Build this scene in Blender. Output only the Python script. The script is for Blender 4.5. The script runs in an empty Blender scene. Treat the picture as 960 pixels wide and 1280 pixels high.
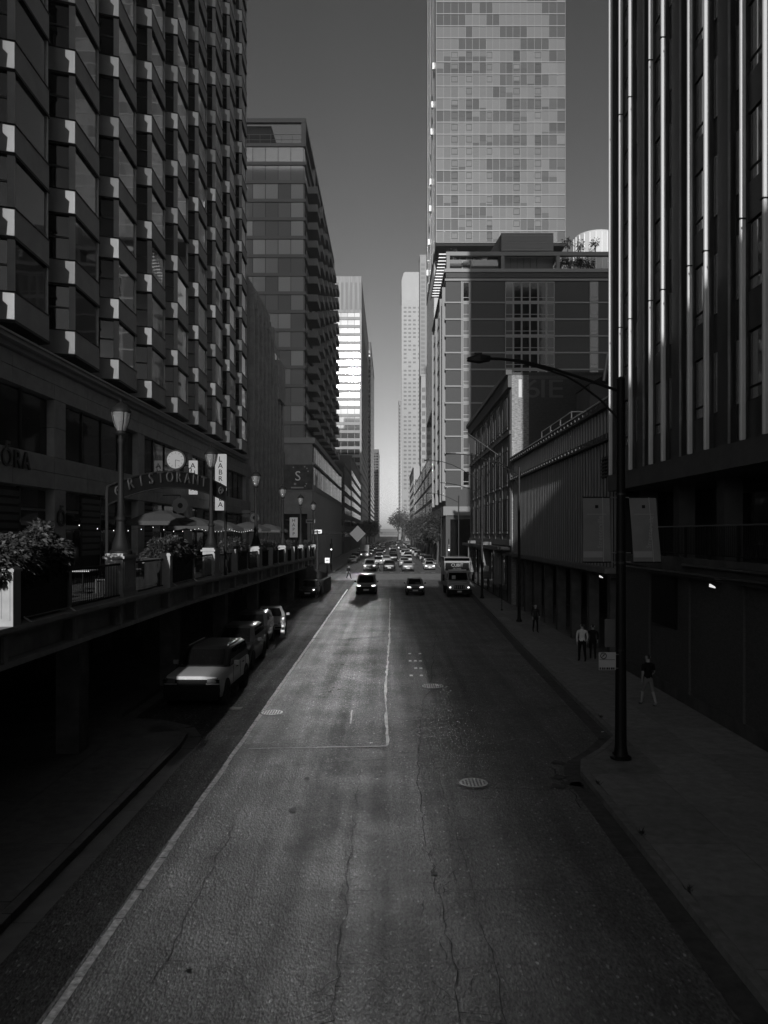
import bpy, math, random
from mathutils import Vector, Matrix
random.seed(11)
C = bpy.context.scene
COL = C.collection
R = math.radians

# ------------------------------------------------------------------ camera, sky, sun, exposure
cam = bpy.data.cameras.new('camera'); cam_o = bpy.data.objects.new('camera', cam); COL.objects.link(cam_o)
cam_o.location = (0, 0, 6); cam_o.rotation_euler = (math.pi / 2, 0, 0)
cam.sensor_fit = 'VERTICAL'; cam.sensor_height = 36; cam.lens = 27
cam.shift_x = -7 / 1280; cam.shift_y = 27 / 1280; cam.clip_start = .1; cam.clip_end = 6000
C.camera = cam_o
SUN_DIR = Vector((0.0445, 1, -0.2135))                    # the way the light travels: low sun behind the camera
world = bpy.data.worlds.new('World'); C.world = world; world.use_nodes = True
wn = world.node_tree; bg = wn.nodes['Background']
sky = wn.nodes.new('ShaderNodeTexSky'); sky.sky_type = 'NISHITA'; sky.sun_disc = False
sky.sun_elevation = math.atan2(.2135, math.hypot(1, .0445)); sky.sun_rotation = math.atan2(-.0445, -1)
sep = wn.nodes.new('ShaderNodeSeparateColor'); mixc = wn.nodes.new('ShaderNodeMix')   # monochrome sky, red-filter look
wn.links.new(sky.outputs[0], sep.inputs[0])
mixc.inputs[0].default_value = .15
wn.links.new(sep.outputs[0], mixc.inputs[2]); wn.links.new(sep.outputs[1], mixc.inputs[3])
tone = wn.nodes.new('ShaderNodeMath'); tone.operation = 'POWER'; tone.inputs[1].default_value = 1.75     # contrast of black-and-white film, whole sky alike
cap = wn.nodes.new('ShaderNodeMath'); cap.operation = 'MINIMUM'; cap.inputs[1].default_value = 9.0     # film shoulder: keeps the glow round the sun from growing with the contrast
wn.links.new(mixc.outputs[0], cap.inputs[0]); wn.links.new(cap.outputs[0], tone.inputs[0]); gain = wn.nodes.new('ShaderNodeMath'); gain.operation = 'MULTIPLY'; gain.inputs[1].default_value = .44
wn.links.new(tone.outputs[0], gain.inputs[0]); wn.links.new(gain.outputs[0], bg.inputs[0]); bg.inputs[1].default_value = .085
sun = bpy.data.lights.new('sun', 'SUN'); sun.energy = 4.4; sun.angle = R(.5)
sun_o = bpy.data.objects.new('sun', sun); COL.objects.link(sun_o)
sun_o.rotation_euler = SUN_DIR.to_track_quat('-Z', 'Y').to_euler(); sun_o.location = (0, -60, 60)
vs = C.view_settings; vs.view_transform = 'Standard'; vs.look = 'None'; vs.exposure = 0; vs.gamma = 1; vs.use_curve_mapping = False
cy = C.cycles
cy.use_denoising = True; cy.sample_clamp_indirect = 0; cy.caustics_reflective = True; cy.max_bounces = 8; cy.diffuse_bounces = 3; cy.glossy_bounces = 5
cy.transparent_max_bounces = 8; cy.blur_glossy = 0; cy.use_guiding = True

# ------------------------------------------------------------------ helpers
def tag(o, label=None, cat=None, group=None, kind=None):
    if label: o['label'] = label
    if cat: o['category'] = cat
    if group: o['group'] = group
    if kind: o['kind'] = kind
    return o
def woff(o):
    v = Vector((0, 0, 0))
    while o is not None:
        v += Vector(o.location); o = o.parent
    return v
def thing(name, label, cat, loc=(0, 0, 0), group=None, rz=0):
    o = bpy.data.objects.new(name, None); COL.objects.link(o)
    o.location = loc; o.rotation_euler = (0, 0, rz); o.empty_display_size = .3
    return tag(o, label, cat, group)
def kids(o): return list(KIDS.get(o.name, []))
KIDS = {}
def adopt(o, p):
    if p is not None:
        o.parent = p; KIDS.setdefault(p.name, []).append(o)
def inst(name, mesh, parent=None, loc=(0, 0, 0), rot=(0, 0, 0), scl=None):
    o = bpy.data.objects.new(name, mesh); COL.objects.link(o)
    o.location = Vector(loc) - (woff(parent) if parent else Vector((0, 0, 0)))
    o.rotation_euler = rot
    if scl: o.scale = scl
    adopt(o, parent)
    return o
def copy_tree(o, parent=None):
    c = o.copy(); COL.objects.link(c)
    c.parent = None
    adopt(c, parent)
    for ch in kids(o): copy_tree(ch, c)
    return c
class MB:
    def __init__(s): s.v = []; s.f = []; s.mi = []; s.cur = 0
    def add(s, vs_, fs):
        n = len(s.v); s.v += [tuple(p) for p in vs_]
        for f in fs: s.f.append(tuple(i + n for i in f)); s.mi.append(s.cur)
        return s
    def box(s, x0, x1, y0, y1, z0, z1):
        return s.add([(x, y, z) for x in (x0, x1) for y in (y0, y1) for z in (z0, z1)],
                     [(0, 1, 3, 2), (4, 6, 7, 5), (0, 4, 5, 1), (2, 3, 7, 6), (0, 2, 6, 4), (1, 5, 7, 3)])
    def quad(s, *p): return s.add(p, [tuple(range(len(p)))])
    def prism(s, pts, z0, z1):                             # plan polygon, anticlockwise
        n = len(pts)
        return s.add([(x, y, z0) for x, y in pts] + [(x, y, z1) for x, y in pts],
                     [tuple(range(n - 1, -1, -1)), tuple(range(n, 2 * n))] + [(i, (i + 1) % n, n + (i + 1) % n, n + i) for i in range(n)])
    def extr(s, pts, vec):                                 # any flat 3-D polygon pushed along vec
        n = len(pts); vec = Vector(vec); q = [tuple(Vector(p) + vec) for p in pts]
        return s.add(list(pts) + q, [tuple(range(n - 1, -1, -1)), tuple(range(n, 2 * n))] + [(i, (i + 1) % n, n + (i + 1) % n, n + i) for i in range(n)])
    def tube(s, p0, p1, r0, r1=None, n=8):
        r1 = r0 if r1 is None else r1; p0 = Vector(p0); p1 = Vector(p1); d = (p1 - p0).normalized()
        a = d.orthogonal().normalized(); b = d.cross(a); ring = []
        for p, r in ((p0, r0), (p1, r1)):
            for k in range(n):
                t = 2 * math.pi * k / n; ring.append(tuple(p + (a * math.cos(t) + b * math.sin(t)) * r))
        return s.add(ring, [tuple(range(n - 1, -1, -1)), tuple(range(n, 2 * n))] + [(k, (k + 1) % n, n + (k + 1) % n, n + k) for k in range(n)])
    def path(s, pts, r, n=6):
        for a, b in zip(pts, pts[1:]): s.tube(a, b, r, n=n)
        return s
    def lathe(s, cx, cy_, prof, n=12):
        m = len(prof); V = []
        for r, z in prof:
            for k in range(n):
                t = 2 * math.pi * k / n; V.append((cx + r * math.cos(t), cy_ + r * math.sin(t), z))
        F = [(i * n + k, i * n + (k + 1) % n, (i + 1) * n + (k + 1) % n, (i + 1) * n + k) for i in range(m - 1) for k in range(n)]
        return s.add(V, F + [tuple(range(n - 1, -1, -1)), tuple((m - 1) * n + k for k in range(n))])
    def loft(s, rings):
        n = len(rings[0]); m = len(rings); V = [p for r in rings for p in r]
        F = [(i * n + k, i * n + (k + 1) % n, (i + 1) * n + (k + 1) % n, (i + 1) * n + k) for i in range(m - 1) for k in range(n)]
        return s.add(V, F + [tuple(range(n - 1, -1, -1)), tuple((m - 1) * n + k for k in range(n))])
    def mesh(s, name, mats, smooth=None, off=None):
        me = bpy.data.meshes.new(name)
        vv = s.v if off is None else [(x - off.x, y - off.y, z - off.z) for x, y, z in s.v]
        me.from_pydata(vv, [], s.f)
        mats = mats if isinstance(mats, (list, tuple)) else [mats]
        for m in mats: me.materials.append(m)
        if len(mats) > 1: me.polygons.foreach_set('material_index', s.mi)
        if smooth is not None:
            me.polygons.foreach_set('use_smooth', [True] * len(s.f)); me.set_sharp_from_angle(angle=R(smooth))
        me.update()
        return me
    def build(s, name, mats, parent=None, smooth=None, kind=None):
        off = woff(parent) if parent else None
        o = bpy.data.objects.new(name, s.mesh(name, mats, smooth, off)); COL.objects.link(o)
        adopt(o, parent)
        if kind: o['kind'] = kind
        return o
def B(*a): return MB().box(*a)
def gnd(px, py, z=0.0):                                    # photo pixel on the ground plane
    d = 960 * (6 - z) / (py - 667); return ((px - 487) / 960 * d, d)

# ------------------------------------------------------------------ materials (all neutral greys: the photograph is black and white)
MATS = {}
def M(name, base, rough=.7, metal=0, spec=.5, ns=0, na=0, bump=0, var=0, stretch=(1, 1, 1), em=0, coat=0, bdist=.02, ndet=3):
    if name in MATS: return MATS[name]
    m = bpy.data.materials.new(name); m.use_nodes = True; t = m.node_tree; p = t.nodes['Principled BSDF']
    L = t.links.new; N = t.nodes.new
    p.inputs['Base Color'].default_value = (base, base, base, 1); p.inputs['Roughness'].default_value = rough
    p.inputs['Metallic'].default_value = metal; p.inputs['Specular IOR Level'].default_value = spec
    if coat: p.inputs['Coat Weight'].default_value = coat; p.inputs['Coat Roughness'].default_value = .06
    if em: p.inputs['Emission Color'].default_value = (1, 1, 1, 1); p.inputs['Emission Strength'].default_value = em
    val = None
    if ns:
        tc = N('ShaderNodeNewGeometry'); mp = N('ShaderNodeMapping'); mp.inputs['Scale'].default_value = stretch
        L(tc.outputs['Position'], mp.inputs[0])
        no = N('ShaderNodeTexNoise'); no.inputs['Scale'].default_value = ns; no.inputs['Detail'].default_value = ndet; no.inputs['Roughness'].default_value = .6
        L(mp.outputs[0], no.inputs[0])
        if na:
            mr = N('ShaderNodeMapRange'); mr.inputs[1].default_value = .3; mr.inputs[2].default_value = .7
            mr.inputs[3].default_value = base * (1 - na); mr.inputs[4].default_value = base * (1 + na)
            L(no.outputs[0], mr.inputs[0]); val = mr.outputs[0]
        if bump:
            bu = N('ShaderNodeBump'); bu.inputs['Strength'].default_value = bump; bu.inputs['Distance'].default_value = bdist
            L(no.outputs[0], bu.inputs['Height']); L(bu.outputs[0], p.inputs['Normal'])
    if var:
        oi = N('ShaderNodeObjectInfo'); mr2 = N('ShaderNodeMapRange'); mr2.inputs[3].default_value = 1 - var; mr2.inputs[4].default_value = 1 + var
        L(oi.outputs['Random'], mr2.inputs[0])
        mu = N('ShaderNodeMath'); mu.operation = 'MULTIPLY'; L(mr2.outputs[0], mu.inputs[0])
        if val is not None: L(val, mu.inputs[1])
        else: mu.inputs[1].default_value = base
        val = mu.outputs[0]
    if val is not None: L(val, p.inputs['Base Color'])
    MATS[name] = m
    return m
def road_mat(name, base, rough, spec=.5, grain=.85, coat=0, crough=.8):
    m = bpy.data.materials.new(name); m.use_nodes = True; t = m.node_tree; p = t.nodes['Principled BSDF']; L = t.links.new; N = t.nodes.new
    g = N('ShaderNodeNewGeometry')
    def noise(scale, det, st=(1, 1, 1)):
        mp = N('ShaderNodeMapping'); mp.inputs['Scale'].default_value = st; L(g.outputs['Position'], mp.inputs[0])
        n = N('ShaderNodeTexNoise'); n.inputs['Scale'].default_value = scale; n.inputs['Detail'].default_value = det; n.inputs['Roughness'].default_value = .65
        L(mp.outputs[0], n.inputs[0]); return n.outputs[0]
    def mr(s, a, b, c, d):
        x = N('ShaderNodeMapRange'); x.inputs[1].default_value = a; x.inputs[2].default_value = b; x.inputs[3].default_value = c; x.inputs[4].default_value = d
        L(s, x.inputs[0]); return x.outputs[0]
    def mul(a, b):
        x = N('ShaderNodeMath'); x.operation = 'MULTIPLY'; L(a, x.inputs[0])
        L(b, x.inputs[1]) if not isinstance(b, float) else setattr(x.inputs[1], 'default_value', b); return x.outputs[0]
    fine = noise(21, 3, (1, .42, 1)); coarse = noise(7, 3, (1, .5, 1)); blotch = noise(.5, 5); lanes = noise(1.1, 3, (1.5, .04, 1)); vo = N('ShaderNodeTexVoronoi'); vo.inputs['Scale'].default_value = 30
    vm = N('ShaderNodeMapping'); vm.inputs['Scale'].default_value = (1, .5, 1); L(g.outputs['Position'], vm.inputs[0]); L(vm.outputs[0], vo.inputs[0])
    speck = mr(vo.outputs['Color'], .85, .93, 1.0, 3.4)
    c = mul(mul(mul(mul(mr(fine, .3, .7, 1 - grain, 1 + grain), mr(coarse, .3, .7, .68, 1.32)), mr(blotch, .3, .7, .6, 1.25)), mr(lanes, .3, .7, .62, 1.28)), speck)
    L(mul(c, base), p.inputs['Base Color'])
    L(mul(mr(blotch, .3, .7, 1.08, .93), mul(mr(lanes, .3, .7, 1.12, .92), rough)), p.inputs['Roughness'])
    p.inputs['Specular IOR Level'].default_value = spec; p.inputs['Coat Weight'].default_value = coat; p.inputs['Coat Roughness'].default_value = crough
    bu = N('ShaderNodeBump'); bu.inputs['Strength'].default_value = .5; bu.inputs['Distance'].default_value = .012
    ad = N('ShaderNodeMath'); ad.operation = 'ADD'; L(fine, ad.inputs[0]); L(vo.outputs['Distance'], ad.inputs[1])
    L(ad.outputs[0], bu.inputs['Height']); L(bu.outputs[0], p.inputs['Normal'])
    MATS[name] = m; return m
def glass_mat(name, base, rough=.03, spec=.9, wav=.12, var=0, ws=.5):
    return M(name, base, rough, 0, spec, ns=ws, bump=wav, var=var, bdist=.06, ndet=2)
RA, RB, RC = .71, .8, 0.0
asph = road_mat('asphalt_worn', .095, RA, 1.0, coat=RC, crough=RB)
asph_pale = road_mat('asphalt_pale_patch', .115, RA - .005, 1.0, coat=RC, crough=RB)
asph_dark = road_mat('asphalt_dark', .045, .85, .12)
conc = M('concrete', .20, .8, ns=3, na=.25, bump=.15)
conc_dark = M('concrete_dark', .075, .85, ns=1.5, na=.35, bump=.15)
slab_m = M('paving_concrete', .24, .8, ns=4, na=.2, bump=.1, var=.12)
kerb_m = M('kerb_concrete', .20, .8, ns=5, na=.25, bump=.15, var=.1)
stone = M('podium_stone', .28, .75, ns=2, na=.15, bump=.05, var=.06)
precast = M('precast_panel', .28, .7, ns=1.2, na=.12, bump=.03, var=.05)
precast_w = M('pale_stone', .28, .75, ns=3, na=.12, bump=.05)
fascia_m = M('fascia_stone', .27, .75, ns=2, na=.2, bump=.05)
black_metal = M('black_metal', .010, .6, .0, .15)
dark_metal = M('dark_metal', .03, .5, .3, .5, ns=4, na=.3)
grey_metal = M('grey_metal', .22, .45, .5, .5, ns=6, na=.1)
white_metal = M('white_enamel', .72, .35, 0, .5)
white_paint = M('road_paint', .55, .7, ns=9, na=.55)
dull_paint = M('worn_road_paint', .24, .8, ns=5, na=.5)
glass = glass_mat('window_glass', .012)
glass_dk = glass_mat('dark_glass', .006, .05, .25)
glass_bay = glass_mat('bay_glass', .014, .03, 1.0, .10, ws=.35)
glass_old = M('old_glass', .008, .4, 0, .15)
glass_refl = M('mirror_glass', .41, .037, 1.0, ns=.7, bump=.0012, bdist=.05, var=.1)
pane_pale = M('pane_pale', .12, .12, 0, .5, var=.12)
pane_dim = M('pane_dim', .064, .12, 0, .5, var=.2)
brick_dk = M('brick_dark', .075, .85, ns=7, na=.25, bump=.2, stretch=(1, 1, 3))
brick_condo = M('brick_condo', .055, .85, ns=5, na=.15, bump=.1, stretch=(1, 1, 3))
tyre_m = M('tyre', .012, .8)
leaf_m = M('leaves', .028, .6, var=0, ns=1.3, na=.5)
leaf_lt = M('leaves_light', .06, .6, ns=1.1, na=.5)
bark_m = M('bark', .06, .9, ns=6, na=.4)
crack_m = M('crack', .022, .9)
seam_m = M('seam', .42, .6, ns=3, na=.4)
skin_m = M('skin', .3, .55); hair_m = M('hair', .02, .6)
headlamp = M('headlamp_lit', .8, .2, em=2.6)
lens_m = M('lamp_lens', .12, .2, 0, .4); tail_m = M('tail_lens', .09, .15, 0, .8)
chrome = M('chrome', .55, .15, 1.0)
sign_white = M('sign_white', .72, .5); sign_black = M('sign_black', .012, .5); sign_grey = M('sign_grey', .3, .5)

def text(body, size, loc, rot, mat, parent=None, name='lettering', ext=.01, ax='CENTER', ay='CENTER', spc=1.0, line=1.0, width=None):
    cu = bpy.data.curves.new(name, 'FONT'); cu.body = body; cu.size = size; cu.extrude = ext; cu.align_x = ax; cu.align_y = ay
    cu.space_character = spc; cu.space_line = line; cu.resolution_u = 3; cu.materials.append(mat)
    tmp = bpy.data.objects.new(name, cu); me = bpy.data.meshes.new_from_object(tmp); bpy.data.objects.remove(tmp); me.name = 'letter_mesh'
    o = bpy.data.objects.new(name, me); COL.objects.link(o); o.rotation_euler = rot
    o.location = Vector(loc) - (woff(parent) if parent else Vector((0, 0, 0))); adopt(o, parent)
    if width: o.scale = (width, 1, 1)
    return o
FACE_CAM = (math.pi / 2, 0, 0)                             # reads from the camera side
FACE_PX = (math.pi / 2, 0, math.pi / 2)                    # on a wall that faces +X
FACE_NX = (math.pi / 2, 0, -math.pi / 2)

# ------------------------------------------------------------------ ground, roads, pavements
tag(B(-1500, 1500, -300, 3000, -1.0, -.03).build('ground', M('ground_soil', .08, .9, ns=.05, na=.3)), kind='structure')
road = tag(MB().quad((-14, -60, 0), (9.2, -60, 0), (9.2, 1800, 0), (-14, 1800, 0)).build('road', asph), kind='structure')
tag(MB().quad((-220, 100, .004), (220, 100, .004), (220, 115, .004), (-220, 115, .004)).build('cross_street', M('cross_concrete', .27, .8, ns=1.5, na=.25, bump=.2)), kind='structure')
rp = MB().quad((-3.98, 21.6, .004), (-.08, 21.6, .004), (-.08, 99, .004), (-3.98, 99, .004)); rp.build('road_patch', asph_pale, road)
MB().quad((-9, 0, .004), (-4.32, 0, .004), (-4.32, 99, .004), (-9, 99, .004)).build('parking_lane', asph_dark, road)  # lane asphalt darkened further, its shade put into the colour
# edge line, broken by wear into short lengths
y = 2.0; rnd = random.Random(3); wl = MB()
while y < 82:
    l = rnd.uniform(.5, 1.6); x0 = -4.22 - .0045 * y + rnd.uniform(-.012, .012)
    wl.quad((x0, y, .009), (x0 + .13 + rnd.uniform(-.015, .01), y, .009), (x0 + .13 + rnd.uniform(-.015, .01), y + l, .009), (x0, y + l, .009)); y += l + rnd.uniform(.0, .05)
wl.build('edge_line', white_paint, road)
for a, b, c, d in ((-3.5, -.4, 76.5, 76.9), (1.2, 3.9, 66, 66.2), (-3.9, -.2, 97.2, 97.8), (.4, 8, 97.2, 97.8), (-9, -4.5, 97.2, 97.8)):
    MB().quad((a, c, .009), (b, c, .009), (b, d, .009), (a, d, .009)).build('stop_line', dull_paint, road)
for i in range(10):
    MB().quad((-8 + 1.6 * i, 116.5, .009), (-7.4 + 1.6 * i, 116.5, .009), (-7.4 + 1.6 * i, 119.5, .009), (-8 + 1.6 * i, 119.5, .009)).build('crossing_bar', dull_paint, road)
for i in range(7):
    MB().quad((.2, 130 + 12 * i, .009), (.32, 130 + 12 * i, .009), (.32, 134 + 12 * i, .009), (.2, 134 + 12 * i, .009)).build('lane_dash', dull_paint, road)
for r_ in range(4):                                        # reflected-light spots beside the manhole, painted as small white ticks
    for k in range(3):
        if (r_, k) in ((0, 1), (2, 0), (3, 1)): continue
        x, yy = gnd(510.5 + 6.4 * k + r_ * .5, 818 + r_ * 9.2)
        MB().quad((x, yy, .01), (x + .14, yy + .03, .01), (x + .13, yy + .38 + .1 * (k % 2), .01), (x + .01, yy + .36, .01)).build('light_tick', white_metal, road)
def strip(pts, w, m, name, jit=.05, z=.0125, seed=1, sub=.45, spur=0):
    rr = random.Random(seed); P = []
    for (a, b), (c, d) in zip(pts, pts[1:]):
        n = max(1, int(math.hypot(c - a, d - b) / sub))
        for i in range(n): P.append((a + (c - a) * i / n, b + (d - b) * i / n))
    P.append(pts[-1]); P = [(x + rr.uniform(-jit, jit), y_ + rr.uniform(-jit, jit)) for x, y_ in P]
    mb = MB()
    L_ = []; R_ = []
    for i, (x, y_) in enumerate(P):
        a = P[max(0, i - 1)]; b = P[min(len(P) - 1, i + 1)]; dx, dy = b[0] - a[0], b[1] - a[1]; l = math.hypot(dx, dy) or 1
        ww = w * rr.uniform(.4, 1.5) if jit > .01 else w
        L_.append((x - dy / l * ww / 2, y_ + dx / l * ww / 2, z)); R_.append((x + dy / l * ww / 2, y_ - dx / l * ww / 2, z))
        if spur and rr.random() < spur:
            sx = rr.choice((-1, 1)) * rr.uniform(.15, .6); sy = rr.uniform(-.3, .3)
            mb.quad((x, y_ - .01, z), (x, y_ + .01, z), (x + sx, y_ + sy, z))
    for i in range(len(P) - 1): mb.quad(R_[i], R_[i + 1], L_[i + 1], L_[i])
    return mb.build(name, m, road)
G = lambda *p: [gnd(*q) for q in p]
strip(G((528, 880), (524, 930), (521, 975), (532, 1040), (548, 1120), (566, 1200), (580, 1279)), 0.0150, crack_m, 'crack', .05, seed=2, spur=.35, sub=.22)
strip(G((541, 945), (556, 1000), (578, 1070), (594, 1130), (616, 1200), (632, 1279)), 0.0100, crack_m, 'crack', .05, seed=3, spur=.3, sub=.25)
strip(G((295, 1030), (262, 1090), (235, 1140), (212, 1190), (160, 1279)), 0.0120, crack_m, 'crack', .05, seed=4, spur=.2, sub=.25)
strip(G((450, 960), (440, 1050), (430, 1150), (415, 1279)), 0.0084, crack_m, 'crack', .05, seed=5, spur=.3, sub=.25)
strip(G((305, 962), (400, 955), (470, 950), (522, 948)), 0.0180, crack_m, 'crack', .04, seed=6, sub=.3)
strip(G((440, 1113), (540, 1115), (660, 1112), (780, 1116)), 0.0096, crack_m, 'crack', .03, seed=7, sub=.3)
strip(G((545, 995), (610, 985), (700, 988)), 0.0120, crack_m, 'crack', .03, seed=8, sub=.3)
strip(G((545, 790), (538, 860), (528, 880)), 0.0180, crack_m, 'crack', .06, seed=9, sub=.5)
strip(G((560, 870), (570, 905), (580, 935)), 0.0180, crack_m, 'crack', .06, seed=10, sub=.3, spur=.2)
strip(G((360, 797), (430, 800), (486, 795)), 0.1000, crack_m, 'crack', .1, seed=12, sub=.5)
strip(G((370, 805), (440, 807)), 0.0500, crack_m, 'crack', .12, seed=13, sub=.5)
strip(G((690, 960), (712, 985), (730, 1010)), 0.0240, crack_m, 'crack', .1, seed=14, sub=.2, spur=.4)
for j in range(60):                                        # fine alligator cracking between the two long cracks
    rr = random.Random(50 + j); px, py = (rr.uniform(525, 600) if j < 34 else rr.uniform(200, 470)), rr.uniform(960, 1275); px += (py - 960) * .12 * rr.random()
    x, yy = gnd(px, py); strip([(x, yy), (x + rr.uniform(-.35, .35), yy + rr.uniform(.05, .5))], .01, crack_m, 'crack', .03, seed=90 + j, sub=.12)
strip(G((487.5, 748), (486.5, 800), (482, 862), (484.5, 932)), .08, seam_m, 'patch_seam', .022, seed=1, sub=.6)
strip(G((310, 936), (400, 934.5), (484.5, 933)), .07, seam_m, 'patch_seam', .018, seed=2, sub=.3)
strip(G((440, 888), (438, 905)), .05, seam_m, 'patch_seam', .01, seed=2)
streak_m = M('oil_stain', .065, .8, ns=8, na=.3)
for j in range(16):                                        # oil drips along the lane
    rr = random.Random(300 + j); x, yy = rr.choice((-2.0, .9, -2.1)) + rr.uniform(-.25, .25), rr.uniform(10, 60); r0 = rr.uniform(.03, .11)
    MB().quad(*[(x + r0 * rr.uniform(.6, 1.2) * math.cos(k * .9), yy + r0 * rr.uniform(.8, 2) * math.sin(k * .9), .0105) for k in range(7)]).build('oil_spot', streak_m, road)
def disc(mb, x, y_, r, z, n=28):
    mb.add([(x + r * math.cos(2 * math.pi * k / n), y_ + r * math.sin(2 * math.pi * k / n), z) for k in range(n)], [tuple(range(n))]); return mb
iron_lt = M('manhole_iron_worn', .65, .5, 0, .5, ns=20, na=.3); iron_dk = M('manhole_iron_dark', .04, .5, .5)
def manhole(px, py, r, m, label):
    x, y_ = gnd(px, py); t = thing('manhole_cover', label, 'manhole cover', (x, y_, 0), 'manhole covers')
    disc(MB(), x, y_, r + .07, .013).build('rim', iron_dk, t)
    disc(MB(), x, y_, r, .018).build('lid', m, t)
    st = MB(); n = int(r / .07)
    for i in range(-n, n + 1):
        for j in range(-n, n + 1):
            if math.hypot(i, j) * .085 < r - .05: st.box(x + i * .085 - .02, x + i * .085 + .02, y_ + j * .085 - .02, y_ + j * .085 + .02, .0185, .026)
    st.build('stud', M('manhole_stud', .16, .5), t, kind='stuff')
manhole(340, 891, .36, iron_lt, 'worn manhole cover beside the white edge line')
manhole(541, 858, .42, iron_lt, 'worn manhole cover below the painted white light spots')
manhole(592, 979, .34, iron_lt, 'pale manhole cover right of the long crack, nearest in the road')
x, y_ = gnd(205, 910, .15)
t = thing('manhole_cover', 'dark manhole cover set in the shaded left pavement', 'manhole cover', (x, y_, .15), 'manhole covers')
disc(MB(), x, y_, .42, .158).build('lid', iron_dk, t)
x, y_ = gnd(293, 886)
t = thing('drain_grate', 'small dark drain grate in the gutter beside the pale SUV', 'drain', (x, y_, 0))
for k in range(5): B(x - .25, x + .25, y_ - .2 + k * .09, y_ - .16 + k * .09, .006, .02).build('bar', iron_dk, t)
# puddle-dark broken edge round the kerb nose on the right
for j in range(7):
    rr = random.Random(j); x, yy = gnd(rr.uniform(690, 730), rr.uniform(950, 990)); pts = []
    for k in range(7):
        a = 2 * math.pi * k / 7; pts.append((x + rr.uniform(.08, .3) * math.cos(a), yy + rr.uniform(.08, .3) * math.sin(a), .0135))
    MB().quad(*pts).build('tar_patch', M('tar_stain', .06, .8, ns=6, na=.4), road)
def lerp_path(path, y_):
    for (a, b), (c, d) in zip(path, path[1:]):
        if b <= y_ <= d: return a + (c - a) * (y_ - b) / (d - b)
    return path[-1][0]
KR = [(4.72, -60), (4.72, 19.0), (4.95, 19.9), (5.7, 20.9), (6.5, 22.3), (6.96, 40), (8.15, 74), (8.4, 98)]
KL = [(-5.82, -60), (-5.82, 21.4), (-5.95, 22.6), (-6.4, 23.6), (-7.2, 24.2), (-8.5, 24.4), (-8.7, 24.9), (-8.7, 82)]
pr = MB().prism([(x + .16, y_) for x, y_ in KR] + [(17, 98), (17, -60)], -.03, .140); pav_r = tag(pr.build('pavement', M('pavement_base', .19, .85, ns=3, na=.25, bump=.1)), kind='structure')
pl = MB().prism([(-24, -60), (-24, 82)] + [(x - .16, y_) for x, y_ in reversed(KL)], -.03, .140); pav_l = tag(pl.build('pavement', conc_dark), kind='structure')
def kerb(path, side, parent, y0, y1):
    mb = None; P = []
    for (a, b), (c, d) in zip(path, path[1:]):
        n = max(1, int((d - b) / 2.4 + .5)) if abs(d - b) > 3 else 1
        for i in range(n): P.append((a + (c - a) * i / n, b + (d - b) * i / n))
    P.append(path[-1])
    for (a, b), (c, d) in zip(P, P[1:]):
        if d < y0 or b > y1: continue
        l = math.hypot(c - a, d - b); ux, uy = (c - a) / l, (d - b) / l; g = .008
        a2, b2, c2, d2 = a + ux * g, b + uy * g, c - ux * g, d - uy * g; w = .155 * side; nx, ny = uy * w, -ux * w
        q = [(a2, b2), (c2, d2), (c2 + nx, d2 + ny), (a2 + nx, b2 + ny)]
        if side > 0: q = q[::-1]
        m_ = MB(); z0, z1 = -.02, .15
        m_.prism(q, z0, z1); m_.build('kerb_stone', kerb_m, parent)
        gq = [(a2, b2, .0085), (c2, d2, .0085), (c2 - nx * 2.6, d2 - ny * 2.6, .0085), (a2 - nx * 2.6, b2 - ny * 2.6, .0085)]
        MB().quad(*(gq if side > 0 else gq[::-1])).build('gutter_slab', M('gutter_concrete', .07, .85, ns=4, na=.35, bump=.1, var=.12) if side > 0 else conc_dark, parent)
kerb(KR, 1, pav_r, 4, 98); kerb_m = M('kerb_shaded_side', .07, .85, ns=5, na=.3, bump=.15, var=.15); kerb(KL, -1, pav_l, 2, 82)  # left kerb takes a darker copy, its shade put into the colour
def slabs(path, sgn, far, ys, cols, parent):
    for y0, y1 in zip(ys, ys[1:]):
        e0 = lerp_path(path, (y0 + y1) / 2) + sgn * .18
        xs = [e0] + [c for c in cols if (c - e0) * sgn > .5]
        for a, b in zip(xs, xs[1:]):
            lo, hi = min(a, b) + .012, max(a, b) - .012
            B(lo, hi, y0 + .012, y1 - .012, .09, .150 + random.uniform(-.002, .002)).build('paving_slab', slab_m, parent)
slabs(KR, 1, 10, [4 + 2.1 * i for i in range(8)], [6.5, 8.3, 10.1], pav_r)
for a_, b_ in ((18.74, 20.4), (20.45, 23.16)):
    for x0_, x1_ in ((6.75, 8.29), (8.31, 10.09)): B(x0_, x1_, a_ + .012, b_ - .012, .09, .150).build('paving_slab', slab_m, pav_r)
slabs(KR, 1, 10, [23.2 + 2.2 * i for i in range(22)], [8.3, 10.1], pav_r)
slab_m = M('paving_shaded_side', .085, .85, ns=4, na=.25, bump=.1, var=.15)  # slabs on the shaded side are darker, the shade put into their colour
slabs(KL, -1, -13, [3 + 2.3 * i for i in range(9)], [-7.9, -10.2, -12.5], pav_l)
# far pavements beyond the crossing
fp1 = tag(B(8.5, 40, 121, 900, -.03, .15).build('pavement', conc), kind='structure')
fp2 = tag(B(-60, -8.6, 121, 900, -.03, .15).build('pavement', conc), kind='structure')

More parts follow.
